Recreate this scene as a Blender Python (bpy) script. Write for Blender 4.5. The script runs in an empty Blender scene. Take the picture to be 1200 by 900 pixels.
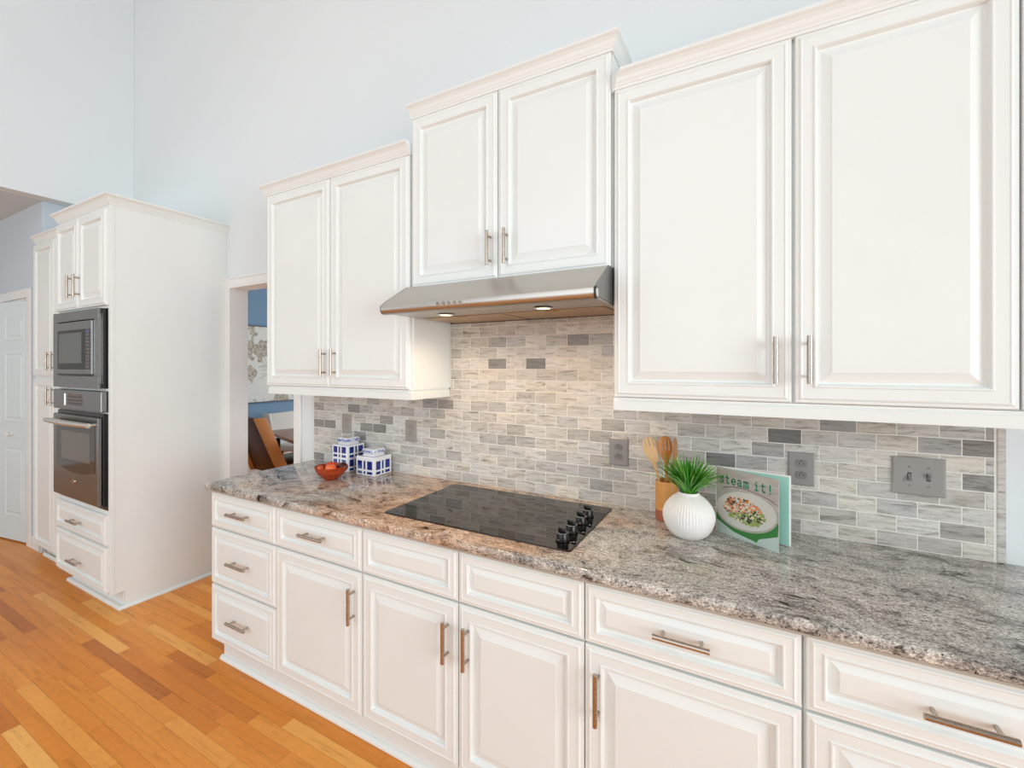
import bpy, bmesh, math, random
from mathutils import Vector, Matrix
PI = math.pi
C = bpy.context.scene.collection
SC = bpy.context.scene
R = math.radians

# ------------------------------------------------------------ camera, world, lights, exposure
cam_d = bpy.data.cameras.new('camera'); cam = bpy.data.objects.new('camera', cam_d); C.objects.link(cam)
cam.location = (0, -1.89, 1.511); cam.rotation_euler = (R(90), 0, R(28.5))
cam_d.sensor_width = 36; cam_d.lens = 518.5 * 36 / 1200; cam_d.shift_y = -20.9 / 1200
cam_d.clip_start = 0.05
SC.camera = cam
SC.view_settings.view_transform = 'Standard'; SC.view_settings.look = 'None'
SC.view_settings.gamma = 1; SC.view_settings.use_curve_mapping = False
SC.view_settings.exposure = -0.70
W = bpy.data.worlds.new('world'); SC.world = W; W.use_nodes = True
W.node_tree.nodes['Background'].inputs[0].default_value = (0.80, 0.90, 1.0, 1)
W.node_tree.nodes['Background'].inputs[1].default_value = 1.5

def area(name, loc, rot, sx, sy, power, col, spread=180):
    l = bpy.data.lights.new(name, 'AREA'); l.shape = 'RECTANGLE'; l.size = sx; l.size_y = sy
    l.energy = power; l.color = col; l.spread = R(spread)
    o = bpy.data.objects.new(name, l); C.objects.link(o); o.location = loc; o.rotation_euler = rot
    return o
# daylight lamps in unseen window openings; hall and dining ones are added fill
area('daylight_front', (-1.7, -5.55, 2.3), (R(90), 0, 0), 4.9, 3.4, 112, (0.93, 0.98, 1.0))
area('daylight_right', (3.25, -2.6, 1.75), (R(90), 0, R(90)), 3.0, 2.3, 125, (0.94, 0.985, 1.0), 115)
area('daylight_clerestory', (-1.4, -5.55, 4.7), (R(72), 0, 0), 4.6, 0.8, 38, (0.93, 0.97, 1.0))
area('fill_dining', (-3.2, 4.42, 1.6), (R(-90), 0, 0), 2.0, 1.6, 165, (0.95, 0.97, 1.0))  # unseen lamp added to brighten the dining room
area('fill_hall', (-7.4, -5.55, 1.6), (R(90), 0, 0), 1.8, 1.7, 52, (0.84, 0.94, 1.0))  # fill lamp added out of view to lift the dim hall

# ------------------------------------------------------------ material helpers
def mat(name, col, rough=0.5, metal=0.0, **kw):
    m = bpy.data.materials.new(name); m.use_nodes = True
    b = m.node_tree.nodes['Principled BSDF']
    b.inputs['Base Color'].default_value = (*col, 1); b.inputs['Roughness'].default_value = rough
    b.inputs['Metallic'].default_value = metal
    for k, v in kw.items():
        b.inputs[k.replace('_', ' ')].default_value = v
    m.diffuse_color = (*col, 1)
    return m
def s2l(r, g, b):
    f = lambda c: (c/255/12.92) if c/255 <= 0.04045 else ((c/255+0.055)/1.055)**2.4
    return (f(r), f(g), f(b))
class NT:
    def __init__(s, m): s.nt = m.node_tree; s.b = s.nt.nodes['Principled BSDF']
    def n(s, t, **kw):
        x = s.nt.nodes.new(t)
        for k, v in kw.items():
            if k.startswith('i_'):
                key = k[2:]; key = int(key) if key.isdigit() else key.replace('_', ' ')
                x.inputs[key].default_value = v
            else: setattr(x, k, v)
        return x
    def l(s, a, b): s.nt.links.new(a, b)
    def ramp(s, src, stops, interp='LINEAR'):
        r = s.n('ShaderNodeValToRGB'); r.color_ramp.interpolation = interp
        e = r.color_ramp.elements
        while len(e) < len(stops): e.new(0.5)
        for i, (p, c) in enumerate(stops):
            e[i].position = p; e[i].color = (*c, 1) if len(c) == 3 else c
        s.l(src, r.inputs[0]); return r.outputs[0]
    def mix(s, a, b, fac, mode='MIX'):
        m = s.n('ShaderNodeMix', data_type='RGBA', blend_type=mode)
        for sock, v in ((m.inputs[0], fac), (m.inputs[6], a), (m.inputs[7], b)):
            if hasattr(v, 'is_linked') or hasattr(v, 'links'): s.l(v, sock)
            elif isinstance(v, (int, float)): sock.default_value = v
            else: sock.default_value = (*v, 1)
        return m.outputs[2]
    def math(s, op, a, b=0.0, c=None):
        m = s.n('ShaderNodeMath', operation=op)
        for i, v in enumerate((a, b) if c is None else (a, b, c)):
            if hasattr(v, 'links'): s.l(v, m.inputs[i])
            else: m.inputs[i].default_value = v
        return m.outputs[0]
    def coords(s, scale=(1, 1, 1), off=(0, 0, 0), rot=(0, 0, 0), src=None):
        mp = s.n('ShaderNodeMapping')
        mp.inputs['Scale'].default_value = scale; mp.inputs['Location'].default_value = off; mp.inputs['Rotation'].default_value = rot
        if src is None: src = s.n('ShaderNodeTexCoord').outputs['Object']
        s.l(src, mp.inputs[0]); return mp.outputs[0]
    def noise(s, vec, scale, detail=4, rough=0.5, dist=0.0):
        n = s.n('ShaderNodeTexNoise'); n.inputs['Scale'].default_value = scale; n.inputs['Detail'].default_value = detail
        n.inputs['Roughness'].default_value = rough; n.inputs['Distortion'].default_value = dist
        s.l(vec, n.inputs['Vector']); return n.outputs[0]
    def bump(s, h, strength, dist=0.01):
        b = s.n('ShaderNodeBump'); b.inputs['Strength'].default_value = strength; b.inputs['Distance'].default_value = dist
        s.l(h, b.inputs['Height']); s.l(b.outputs[0], s.b.inputs['Normal'])
    def col(s, c): s.l(c, s.b.inputs['Base Color'])

M = {}
# painted cabinets (slight brush variation)
M['white'] = mat('cabinet_paint', s2l(235, 239, 237), 0.36)
t = NT(M['white']); n = t.noise(t.coords((1, 1, 1)), 2.5, 3)
t.col(t.ramp(n, [(0.3, s2l(234, 238, 236)), (0.7, s2l(237, 241, 239))]))
M['trimwhite'] = mat('trim_paint', s2l(238, 238, 236), 0.4)
t = NT(M['trimwhite']); n = t.noise(t.coords(), 3, 2)
t.col(t.ramp(n, [(0.3, s2l(236, 236, 234)), (0.7, s2l(240, 240, 238))]))
def wallmat(name, c, k=1.5):
    m = mat(name, c, 0.75); t = NT(m); n = t.noise(t.coords(), 220, 2); t.bump(n, 0.06, 0.002)
    n2 = t.noise(t.coords(), 0.8, 2)
    t.col(t.ramp(n2, [(0.3, tuple(x*0.985 for x in c)), (0.7, c)])); return m
M['wall'] = wallmat('wall_paint', s2l(230, 236, 238))
M['wallblue'] = wallmat('dining_paint', s2l(112, 146, 174))
M['ceil'] = wallmat('ceiling_paint', s2l(228, 227, 224))
M['door'] = mat('door_paint', s2l(218, 232, 236), 0.4)
t = NT(M['door']); n = t.noise(t.coords((1, 1, .2)), 60, 2); t.bump(n, 0.05, 0.002)
# metals
def brushed(name, c, rough, stretch=(2, 60, 200), amp=0.1):
    m = mat(name, c, rough, 1.0); t = NT(m); n = t.noise(t.coords(stretch), 6, 3)
    r = t.math('MULTIPLY_ADD', n, amp, rough - amp/2); t.l(r, t.b.inputs['Roughness'])
    t.col(t.ramp(n, [(0.3, tuple(x*0.94 for x in c)), (0.7, c)])); return m
M['nickel'] = brushed('satin_nickel', s2l(184, 172, 160), 0.28, (40, 40, 40))
M['steel'] = brushed('brushed_steel', s2l(196, 190, 183), 0.33)
M['steel_d'] = brushed('slate_steel', s2l(140, 140, 139), 0.3)
M['oven_handle'] = mat('bright_steel', s2l(222, 218, 210), .3, .85)
M['chrome'] = mat('polished_metal', s2l(225, 225, 222), 0.08, 1.0)
M['black'] = mat('black_plastic', (0.008, 0.008, 0.009), 0.3)
M['blackgloss'] = mat('black_glass', (0.004, 0.004, 0.005), 0.08, Specular_IOR_Level=0.2)
M['glassdark'] = mat('oven_glass', (0.045, 0.042, 0.04), 0.06)
M['ceramglass'] = mat('cooktop_glass', (0.004, 0.003, 0.0025), 0.004, Specular_IOR_Level=0.85, Specular_Tint=(1.0, .88, .72, 1))  # brown specular tint paints the hood lamps' warmth into its reflections
# soft mottling + ring print on the cooktop glass handled by thin printed rings
M['print'] = mat('grey_print', (0.05, 0.05, 0.05), 0.12)
M['gap'] = mat('cabinet_interior', s2l(196, 190, 184), 0.7)
M['plate'] = mat('grey_plate', s2l(150, 149, 147), 0.2)
M['plate_warm'] = mat('taupe_plate', s2l(160, 155, 147), 0.3)
M['recept'] = mat('grey_receptacle', s2l(126, 125, 124), 0.3)
M['slot'] = mat('slot_dark', (0.01, 0.01, 0.01), 0.6)
M['strip'] = mat('counter_substrate', s2l(176, 172, 162), 0.6)

# granite
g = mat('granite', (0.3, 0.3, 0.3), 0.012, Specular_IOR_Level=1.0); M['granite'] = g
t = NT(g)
co = t.n('ShaderNodeTexCoord').outputs['Object']
wn = t.n('ShaderNodeTexNoise'); wn.inputs['Scale'].default_value = 2.2; wn.inputs['Detail'].default_value = 5
t.l(co, wn.inputs['Vector'])
wv = t.n('ShaderNodeVectorMath', operation='MULTIPLY_ADD'); wv.inputs[1].default_value = (.42, .42, .42)
t.l(wn.outputs['Color'], wv.inputs[0]); t.l(co, wv.inputs[2]); warped = wv.outputs[0]
flow = t.coords((3.0, 10, 6), rot=(0, 0, R(2)), src=warped)
fl = t.noise(flow, 1.5, 10, 0.72)
fl2 = t.noise(t.coords((7, 30, 16), rot=(0, 0, R(2)), src=warped, off=(3, 1, 0)), 2.9, 9, 0.80)
speck = t.noise(t.coords((.85, 1.25, 1.2), rot=(0, 0, R(3)), src=co), 165, 6, 0.9)
speck2 = t.noise(t.coords((1, 1.3, 1), src=co, off=(5, 2, 1)), 62, 5, 0.75)
cool = t.ramp(speck, [(0.33, s2l(70, 70, 74)), (0.43, s2l(144, 142, 140)), (0.51, s2l(190, 186, 180)), (0.62, s2l(238, 233, 226))])
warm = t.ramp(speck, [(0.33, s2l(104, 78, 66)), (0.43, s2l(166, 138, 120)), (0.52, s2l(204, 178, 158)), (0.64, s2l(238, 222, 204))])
blot = t.noise(t.coords((1, 1.6, 1.3), rot=(0, 0, R(3)), src=warped, off=(7, 2, 4)), 9, 6, 0.7)
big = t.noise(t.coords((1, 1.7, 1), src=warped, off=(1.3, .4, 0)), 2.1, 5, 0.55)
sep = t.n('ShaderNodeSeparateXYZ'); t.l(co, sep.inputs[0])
# peach middle: some stone colour, mostly the hood lamps' warm light painted in
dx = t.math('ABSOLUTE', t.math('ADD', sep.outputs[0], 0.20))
bias = t.math('ADD', t.math('MULTIPLY_ADD', dx, -0.30, 0.28), t.math('MINIMUM', t.math('MULTIPLY', t.math('ADD', sep.outputs[1], 0.30), 5.0), 0.0))  # painted lamp warmth fades out toward the front edge
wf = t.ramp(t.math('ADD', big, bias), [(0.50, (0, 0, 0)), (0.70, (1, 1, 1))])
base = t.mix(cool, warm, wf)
dk = t.ramp(fl, [(0.34, (0.20, 0.195, 0.20)), (0.41, (0.52, 0.51, 0.51)), (0.49, (0.96, 0.96, 0.96)), (0.62, (1.1, 1.09, 1.07))])
base = t.mix(base, dk, 0.7, 'MULTIPLY')
base = t.mix(base, t.ramp(blot, [(0.33, (0.12, 0.115, 0.12)), (0.37, (0.50, 0.49, 0.49)), (0.42, (0.92, 0.92, 0.92)), (0.62, (1.14, 1.13, 1.11))]), 0.9, 'MULTIPLY')
dk2 = t.ramp(fl2, [(0.35, (0.30, 0.28, 0.28)), (0.45, (0.80, 0.79, 0.79)), (0.54, (1.05, 1.05, 1.05))])
base = t.mix(base, dk2, 0.9, 'MULTIPLY')
bl = t.ramp(speck2, [(0.35, (1, 1, 1)), (0.40, (0, 0, 0))])
base = t.mix(base, s2l(30, 29, 31), t.math('MULTIPLY', bl, 0.9))
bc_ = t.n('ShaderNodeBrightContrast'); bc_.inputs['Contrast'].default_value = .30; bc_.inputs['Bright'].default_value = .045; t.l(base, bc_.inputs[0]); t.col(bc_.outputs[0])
M['granite_edge'] = M['granite'].copy(); M['granite_edge'].name = 'granite_edge'
ge = M['granite_edge'].node_tree.nodes['Principled BSDF']; ge.inputs['Roughness'].default_value = .45; ge.inputs['Specular IOR Level'].default_value = .3

# honed marble tile, colour per tile comes from the 'tone' attribute
g = mat('grey_marble_tile', (0.4, 0.4, 0.4), 0.30); M['tile'] = g; t = NT(g)
at = t.n('ShaderNodeAttribute', attribute_name='tone'); sp = t.n('ShaderNodeSeparateColor'); t.l(at.outputs['Color'], sp.inputs[0])
off = t.n('ShaderNodeCombineXYZ'); t.l(t.math('MULTIPLY', sp.outputs[1], 37.0), off.inputs[1]); t.l(t.math('MULTIPLY', sp.outputs[2], 51.0), off.inputs[0])
cc = t.n('ShaderNodeVectorMath', operation='ADD'); t.l(t.coords((9, 9, 62)), cc.inputs[0]); t.l(off.outputs[0], cc.inputs[1])
gn = t.noise(cc.outputs[0], 1.25, 8, 0.66, 0.9)
gf = t.noise(cc.outputs[0], 9, 4, 0.7)
basec = t.ramp(sp.outputs[0], [(0.0, s2l(116, 116, 115)), (0.25, s2l(170, 169, 167)), (0.6, s2l(208, 206, 202)), (1.0, s2l(230, 228, 223))])
tint = t.mix(basec, t.mix(basec, (1.03, 0.98, 0.91), 1.0, 'MULTIPLY'), sp.outputs[2])
st = t.ramp(gn, [(0.33, (0.40, 0.39, 0.36)), (0.40, (0.72, 0.71, 0.69)), (0.48, (0.95, 0.95, 0.95)), (0.62, (1.10, 1.10, 1.10))])
c2 = t.mix(tint, st, 0.9, 'MULTIPLY')
c3 = t.mix(c2, t.ramp(gf, [(0.3, (0.78, 0.78, 0.77)), (0.6, (1.06, 1.06, 1.06))]), 0.85, 'MULTIPLY')
t.col(c3)
M['grout'] = mat('pale_grout', s2l(240, 237, 230), 0.8)

# hardwood, colour per plank from 'tone'
g = mat('oak_planks', (0.5, 0.3, 0.1), 0.32, Specular_IOR_Level=0.35); M['oak'] = g; t = NT(g)
at = t.n('ShaderNodeAttribute', attribute_name='tone'); sp = t.n('ShaderNodeSeparateColor'); t.l(at.outputs['Color'], sp.inputs[0])
off = t.n('ShaderNodeCombineXYZ'); t.l(t.math('MULTIPLY', sp.outputs[1], 61.0), off.inputs[0]); t.l(t.math('MULTIPLY', sp.outputs[2], 43.0), off.inputs[1])
cc = t.n('ShaderNodeVectorMath', operation='ADD'); t.l(t.coords((1.5, 17, 1)), cc.inputs[0]); t.l(off.outputs[0], cc.inputs[1])
gn = t.noise(cc.outputs[0], 1.3, 8, 0.68, 0.7)
wv = t.n('ShaderNodeTexWave', wave_type='RINGS', rings_direction='Y'); wv.inputs['Scale'].default_value = 2.6; wv.inputs['Distortion'].default_value = 7
wv.inputs['Detail'].default_value = 3; t.l(cc.outputs[0], wv.inputs['Vector'])
gf = t.noise(t.coords((9, 260, 1)), 1.0, 3, 0.6)
bc = t.ramp(sp.outputs[0], [(0.0, s2l(192, 110, 38)), (0.35, s2l(222, 134, 48)), (0.7, s2l(234, 152, 62)), (1.0, s2l(248, 186, 102))])
c1 = t.mix(bc, t.ramp(gn, [(0.30, (0.66, 0.56, 0.46)), (0.46, (1, 1, 1)), (0.7, (1.10, 1.12, 1.14))]), 0.75, 'MULTIPLY')
c1 = t.mix(c1, t.ramp(wv.outputs[0], [(0.0, (0.80, 0.72, 0.64)), (0.4, (1, 1, 1))]), 0.15, 'MULTIPLY')
c1 = t.mix(c1, t.ramp(gf, [(0.3, (0.86, 0.82, 0.78)), (0.6, (1, 1, 1))]), 0.5, 'MULTIPLY')
t.col(c1); t.bump(gf, 0.05, 0.001)
M['gapwood'] = mat('plank_gap', s2l(120, 66, 26), 0.7)

# small item materials
def woodmat(name, a, b, scale=(3, 3, 30), rough=0.45):
    m = mat(name, a, rough); t = NT(m); n = t.noise(t.coords(scale), 3, 5, 0.6, 1.2)
    t.col(t.ramp(n, [(0.3, a), (0.7, b)])); return m
M['woodpale'] = woodmat('pale_beech', s2l(206, 162, 112), s2l(228, 190, 142), (60, 60, 8))
M['wooddark'] = woodmat('golden_bamboo', s2l(186, 116, 54), s2l(214, 148, 80), (60, 60, 8))
M['woodstripe'] = woodmat('striped_acacia', s2l(150, 92, 52), s2l(212, 160, 110), (90, 90, 6))
M['crock'] = woodmat('ochre_glaze', s2l(204, 142, 70), s2l(216, 156, 82), (4, 4, 40), 0.5)
M['terra'] = mat('terracotta_dip', s2l(172, 98, 72), 0.6)
M['bowl'] = woodmat('cherry_wood', s2l(120, 34, 10), s2l(196, 76, 28), (9, 9, 42), 0.25)
M['vase'] = mat('matte_white_ceramic', s2l(238, 235, 231), 0.55)
M['chinawhite'] = mat('white_porcelain', s2l(238, 238, 240), 0.14)
m = mat('cobalt_glaze', s2l(26, 42, 128), 0.14); M['cobalt'] = m; t = NT(m); n = t.noise(t.coords(), 70, 4, 0.6)
t.col(t.ramp(n, [(0.3, s2l(14, 22, 84)), (0.7, s2l(44, 66, 160))]))
m = mat('blue_wash_glaze', s2l(120, 140, 190), 0.14); M['wash'] = m; t = NT(m); n = t.noise(t.coords(), 60, 4, 0.6)
t.col(t.ramp(n, [(0.35, s2l(60, 84, 156)), (0.5, s2l(150, 166, 208)), (0.62, s2l(236, 238, 242))]))
m = mat('grass_leaf', s2l(60, 140, 30), 0.36); M['grass'] = m; t = NT(m)
at = t.n('ShaderNodeAttribute', attribute_name='tone'); sp = t.n('ShaderNodeSeparateColor'); t.l(at.outputs['Color'], sp.inputs[0])
t.col(t.ramp(sp.outputs[0], [(0.0, s2l(20, 84, 20)), (0.45, s2l(62, 150, 32)), (1.0, s2l(150, 212, 84))]))
def fruit(name, a, b):
    m = mat(name, a, 0.3); t = NT(m); n = t.noise(t.coords(), 22, 3); t.col(t.ramp(n, [(0.35, a), (0.65, b)])); return m
M['peach'] = fruit('peach_skin', s2l(226, 84, 50), s2l(240, 128, 70))
M['apple'] = fruit('red_orange_skin', s2l(206, 50, 28), s2l(232, 88, 48))
M['plum'] = fruit('dark_plum_skin', s2l(44, 16, 16), s2l(74, 28, 20))
M['paper'] = mat('paper_edge', s2l(240, 240, 236), 0.8)
M['mint'] = mat('mint_endpaper', s2l(166, 222, 208), 0.5)
M['bookcover'] = mat('cover_print_taupe', s2l(190, 184, 176), 0.3)
m = M['bookcover']; t = NT(m); n = t.noise(t.coords((1, 1, 4)), 14, 3, 0.6); t.col(t.ramp(n, [(0.35, s2l(178, 172, 164)), (0.65, s2l(200, 194, 186))]))
M['titlegreen'] = mat('title_ink', s2l(22, 148, 104), 0.4)
M['dish'] = mat('dish_print', s2l(216, 213, 204), 0.3)
M['dishrim'] = mat('dish_shade_print', s2l(182, 176, 164), 0.3)
M['napkin'] = mat('napkin_print', s2l(58, 132, 62), 0.4)
M['napkin2'] = mat('pale_cloth_print', s2l(196, 214, 206), 0.4)
M['salmon'] = mat('salmon_print', s2l(232, 142, 96), 0.4)
M['quinoa'] = mat('grain_print', s2l(112, 54, 34), 0.4)
M['cucumber'] = mat('cucumber_print', s2l(156, 174, 98), 0.4)
M['herb'] = mat('herb_print', s2l(62, 78, 34), 0.4)
M['cream'] = mat('cream_print', s2l(236, 220, 190), 0.4)
M['leather'] = mat('brown_leather', s2l(66, 30, 14), 0.4)
t = NT(M['leather']); n = t.noise(t.coords(), 30, 4); t.col(t.ramp(n, [(0.3, s2l(54, 24, 12)), (0.7, s2l(76, 36, 18))]))
M['tan'] = mat('tan_leather', s2l(196, 130, 70), 0.45)
M['fabric'] = mat('pale_grey_fabric', s2l(196, 196, 190), 0.85)
t = NT(M['fabric']); n = t.noise(t.coords(), 180, 2); t.bump(n, 0.3, 0.002)
M['tabletop'] = woodmat('walnut_top', s2l(128, 80, 48), s2l(164, 112, 74), (20, 3, 3), 0.2)
M['darkleg'] = mat('dark_leg', (0.012, 0.011, 0.011), 0.4)
m = mat('blossom_print', s2l(206, 212, 206), 0.6); M['art'] = m; t = NT(m)
v = t.n('ShaderNodeTexVoronoi'); v.inputs['Scale'].default_value = 34; t.l(t.coords(), v.inputs['Vector'])
cl = t.noise(t.coords((1, 1, 1), off=(0, .35, .2)), 3.7, 2, 0.5)
det = t.ramp(v.outputs['Distance'], [(0.25, s2l(192, 188, 172)), (0.5, s2l(162, 158, 142)), (0.8, s2l(128, 126, 116))])
mask = t.ramp(cl, [(0.50, (0, 0, 0)), (0.53, (1, 1, 1))])
t.col(t.mix(s2l(206, 213, 208), det, mask))
M['branch'] = mat('branch_print', s2l(46, 50, 58), 0.6)
M['artframe'] = mat('dark_thin_frame', s2l(62, 58, 54), 0.4)
m = mat('warm_bulb', (1, .8, .55), 0.4); M['bulb'] = m
b = m.node_tree.nodes['Principled BSDF']; b.inputs['Emission Color'].default_value = (1, .78, .5, 1); b.inputs['Emission Strength'].default_value = 9
m = mat('aluminium_mesh_filter', s2l(196, 168, 134), 0.38, 1.0); M['filter'] = m; t = NT(m)
vv = t.n('ShaderNodeTexVoronoi'); vv.inputs['Scale'].default_value = 260; t.l(t.coords(), vv.inputs['Vector']); t.bump(vv.outputs[0], 0.5, 0.002)
m = mat('keypad_print', (0.02, 0.02, 0.02), 0.15); M['keypad'] = m; t = NT(m)
br = t.n('ShaderNodeTexBrick'); br.offset = 0; br.inputs['Scale'].default_value = 1; br.inputs['Brick Width'].default_value = 0.026; br.inputs['Row Height'].default_value = 0.022
br.inputs['Mortar Size'].default_value = 0.007; br.inputs['Color1'].default_value = (*s2l(150, 110, 92), 1); br.inputs['Color2'].default_value = (*s2l(120, 92, 80), 1); br.inputs['Mortar'].default_value = (0.012, 0.012, 0.014, 1)
t.l(t.coords((1, 1, 1), rot=(R(-90), 0, 0)), br.inputs['Vector']); t.col(br.outputs[0])

# ------------------------------------------------------------ mesh helpers
OFF = {}
def root(name, label, cat, loc, group=None):
    o = bpy.data.objects.new(name, None); C.objects.link(o); o.location = loc; o.empty_display_size = .05
    o['label'] = label; o['category'] = cat
    if group: o['group'] = group
    OFF[o.name] = Vector(loc); return o
def link(name, bm, mats, parent=None, loc=None, smooth=False, label=None):
    """world-space bmesh -> one object; stored relative to its thing's base"""
    bmesh.ops.recalc_face_normals(bm, faces=bm.faces)
    me = bpy.data.meshes.new(name)
    off = OFF[parent.name] if parent else Vector(loc or (0, 0, 0))
    bmesh.ops.translate(bm, verts=bm.verts, vec=-off)
    bm.to_mesh(me); bm.free()
    if not isinstance(mats, (list, tuple)): mats = [mats]
    for m in mats: me.materials.append(M[m] if isinstance(m, str) else m)
    if smooth:
        for p in me.polygons: p.use_smooth = True
        try: me.set_sharp_from_angle(angle=R(38))
        except Exception: pass
    o = bpy.data.objects.new(name, me); C.objects.link(o)
    if parent: o.parent = parent
    else: o.location = off
    OFF[o.name] = off
    if label: o['label'] = label
    return o
def tag(o, label, cat, group=None):
    o['label'] = label; o['category'] = cat
    if group: o['group'] = group
    return o
def struct(name, bm, mats, loc=(0, 0, 0), smooth=False):
    o = link(name, bm, mats, None, loc, smooth); o['kind'] = 'structure'; return o
def B(): return bmesh.new()
def box(bm, x0, x1, y0, y1, z0, z1, bev=0.0, mi=0, seg=1):
    r = bmesh.ops.create_cube(bm, size=1)
    vs = r['verts']
    for v in vs:
        v.co = Vector(((x0+x1)/2 + v.co.x*(x1-x0), (y0+y1)/2 + v.co.y*(y1-y0), (z0+z1)/2 + v.co.z*(z1-z0)))
    fs = set(f for v in vs for f in v.link_faces)
    for f in fs: f.material_index = mi
    if bev:
        es = list(set(e for v in vs for e in v.link_edges))
        bmesh.ops.bevel(bm, geom=es, offset=bev, segments=seg, affect='EDGES', profile=0.5)
    return vs
def cyl(bm, p0, p1, r0, r1=None, n=16, mi=0, caps=True):
    p0 = Vector(p0); p1 = Vector(p1); r1 = r0 if r1 is None else r1
    d = (p1-p0).normalized(); a = d.orthogonal().normalized(); b = d.cross(a)
    A = []; Bv = []
    for i in range(n):
        t = 2*PI*i/n; u = a*math.cos(t) + b*math.sin(t)
        A.append(bm.verts.new(p0+u*r0)); Bv.append(bm.verts.new(p1+u*r1))
    for i in range(n):
        f = bm.faces.new((A[i], A[(i+1) % n], Bv[(i+1) % n], Bv[i])); f.material_index = mi
    if caps:
        f = bm.faces.new(A[::-1]); f.material_index = mi
        f = bm.faces.new(Bv); f.material_index = mi
def lathe(bm, c, prof, n=48, mi=0, rad=None):
    """prof: list of (r, z) or (r, z, material)"""
    rings = []
    for p in prof:
        ring = []
        for i in range(n):
            t = 2*PI*i/n; r = p[0]*(rad(t, p[1]) if rad else 1)
            ring.append(bm.verts.new((c[0]+r*math.cos(t), c[1]+r*math.sin(t), c[2]+p[1])))
        rings.append(ring)
    for k in range(len(rings)-1):
        for i in range(n):
            f = bm.faces.new((rings[k][i], rings[k][(i+1) % n], rings[k+1][(i+1) % n], rings[k+1][i]))
            f.material_index = prof[k][2] if len(prof[k]) > 2 else mi
    return rings
def prism(bm, pts, axis, a, b, mi=0):
    """pts in the plane perpendicular to axis ('x': (y,z), 'y': (x,z), 'z': (x,y))"""
    def P(p, t):
        return {'x': (t, p[0], p[1]), 'y': (p[0], t, p[1]), 'z': (p[0], p[1], t)}[axis]
    A = [bm.verts.new(P(p, a)) for p in pts]; Bv = [bm.verts.new(P(p, b)) for p in pts]
    n = len(pts)
    for i in range(n):
        f = bm.faces.new((A[i], A[(i+1) % n], Bv[(i+1) % n], Bv[i])); f.material_index = mi
    f = bm.faces.new(A[::-1]); f.material_index = mi
    f = bm.faces.new(Bv); f.material_index = mi
def sweep(bm, path, prof, dirs):
    """path: plan points; dirs: outward vector of each point (mitred); prof: closed (out, z)"""
    rings = []
    for (p, d) in zip(path, dirs):
        rings.append([bm.verts.new((p[0]+d[0]*o, p[1]+d[1]*o, z)) for (o, z) in prof])
    n = len(prof)
    for k in range(len(rings)-1):
        for i in range(n):
            bm.faces.new((rings[k][i], rings[k][(i+1) % n], rings[k+1][(i+1) % n], rings[k+1][i]))
    bm.faces.new(rings[0]); bm.faces.new(rings[-1][::-1])
def crown_prof(z0, h=0.052, p=0.034):
    return [(-.012, z0-.006), (.004, z0-.006), (.006, z0+.002), (.009, z0+.005), (.009, z0+.010), (p*.40, z0+h*.34), (p*.52, z0+h*.52),
            (p*.74, z0+h*.70), (p*.94, z0+h*.80), (p, z0+h*.86), (p, z0+h), (-.012, z0+h)]
def rail_prof(z0, h):
    return [(-.016, z0), (.0, z0), (.0, z0+h*.72), (-.003, z0+h*.78), (-.006, z0+h*.85), (-.006, z0+h), (-.016, z0+h)]
def rings_panel(bm, x0, x1, z0, z1, yf, prof, th=.019):
    """raised panel facing -y. prof: (inset, height) with height outward"""
    back = [bm.verts.new(c) for c in ((x0, yf+th, z0), (x1, yf+th, z0), (x1, yf+th, z1), (x0, yf+th, z1))]
    prev = back
    for (i, h) in prof:
        cur = [bm.verts.new(c) for c in ((x0+i, yf-h, z0+i), (x1-i, yf-h, z0+i), (x1-i, yf-h, z1-i), (x0+i, yf-h, z1-i))]
        for k in range(4): bm.faces.new((prev[k], prev[(k+1) % 4], cur[(k+1) % 4], cur[k]))
        prev = cur
    bm.faces.new(prev); bm.faces.new(back[::-1])
DOOR = [(0, -.006), (.003, -.0025), (.010, -.0022), (.0125, .0008), (.0165, .0022), (.0195, .0005), (.046, .0005), (.048, .0030), (.0515, .0030), (.0545, -.001), (.058, -.0105), (.064, -.011), (.090, -.0020), (.0915, -.0008)]
DRAW = [(0, -.006), (.003, -.0025), (.009, -.0022), (.0115, .0008), (.015, .0022), (.0175, .0005), (.033, .0005), (.035, .0030), (.038, .0030), (.041, -.001), (.0440, -.0100), (.049, -.0105), (.064, -.0020), (.0655, -.0008)]
def bar_pull(parent, x, z, yf, L, vert, name='handle', so=.033):
    bm = B(); r = .0071; y = yf-so
    if vert:
        cyl(bm, (x, y, z-L/2), (x, y, z+L/2), r, n=14)
        for s in (-1, 1): cyl(bm, (x, yf+.001, z+s*(L/2-.022)), (x, y, z+s*(L/2-.022)), .0048, n=10)
    else:
        cyl(bm, (x-L/2, y, z), (x+L/2, y, z), r, n=14)
        for s in (-1, 1): cyl(bm, (x+s*(L/2-.022), yf+.001, z), (x+s*(L/2-.022), y, z), .0048, n=10)
    return link(name, bm, 'nickel', parent, smooth=True, label='brushed nickel bar pull')
def front(parent, kind, x0, x1, z0, z1, yf, handle=None, prof=None, g=.0018, L=.142):
    bm = B(); rings_panel(bm, x0+g, x1-g, z0+g, z1-g, yf, prof or (DOOR if kind == 'door' else DRAW))
    o = link(kind, bm, 'white', parent)
    if handle:
        hx, hz, v = handle; bar_pull(o, hx, hz, yf, L, v)
    return o

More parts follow.
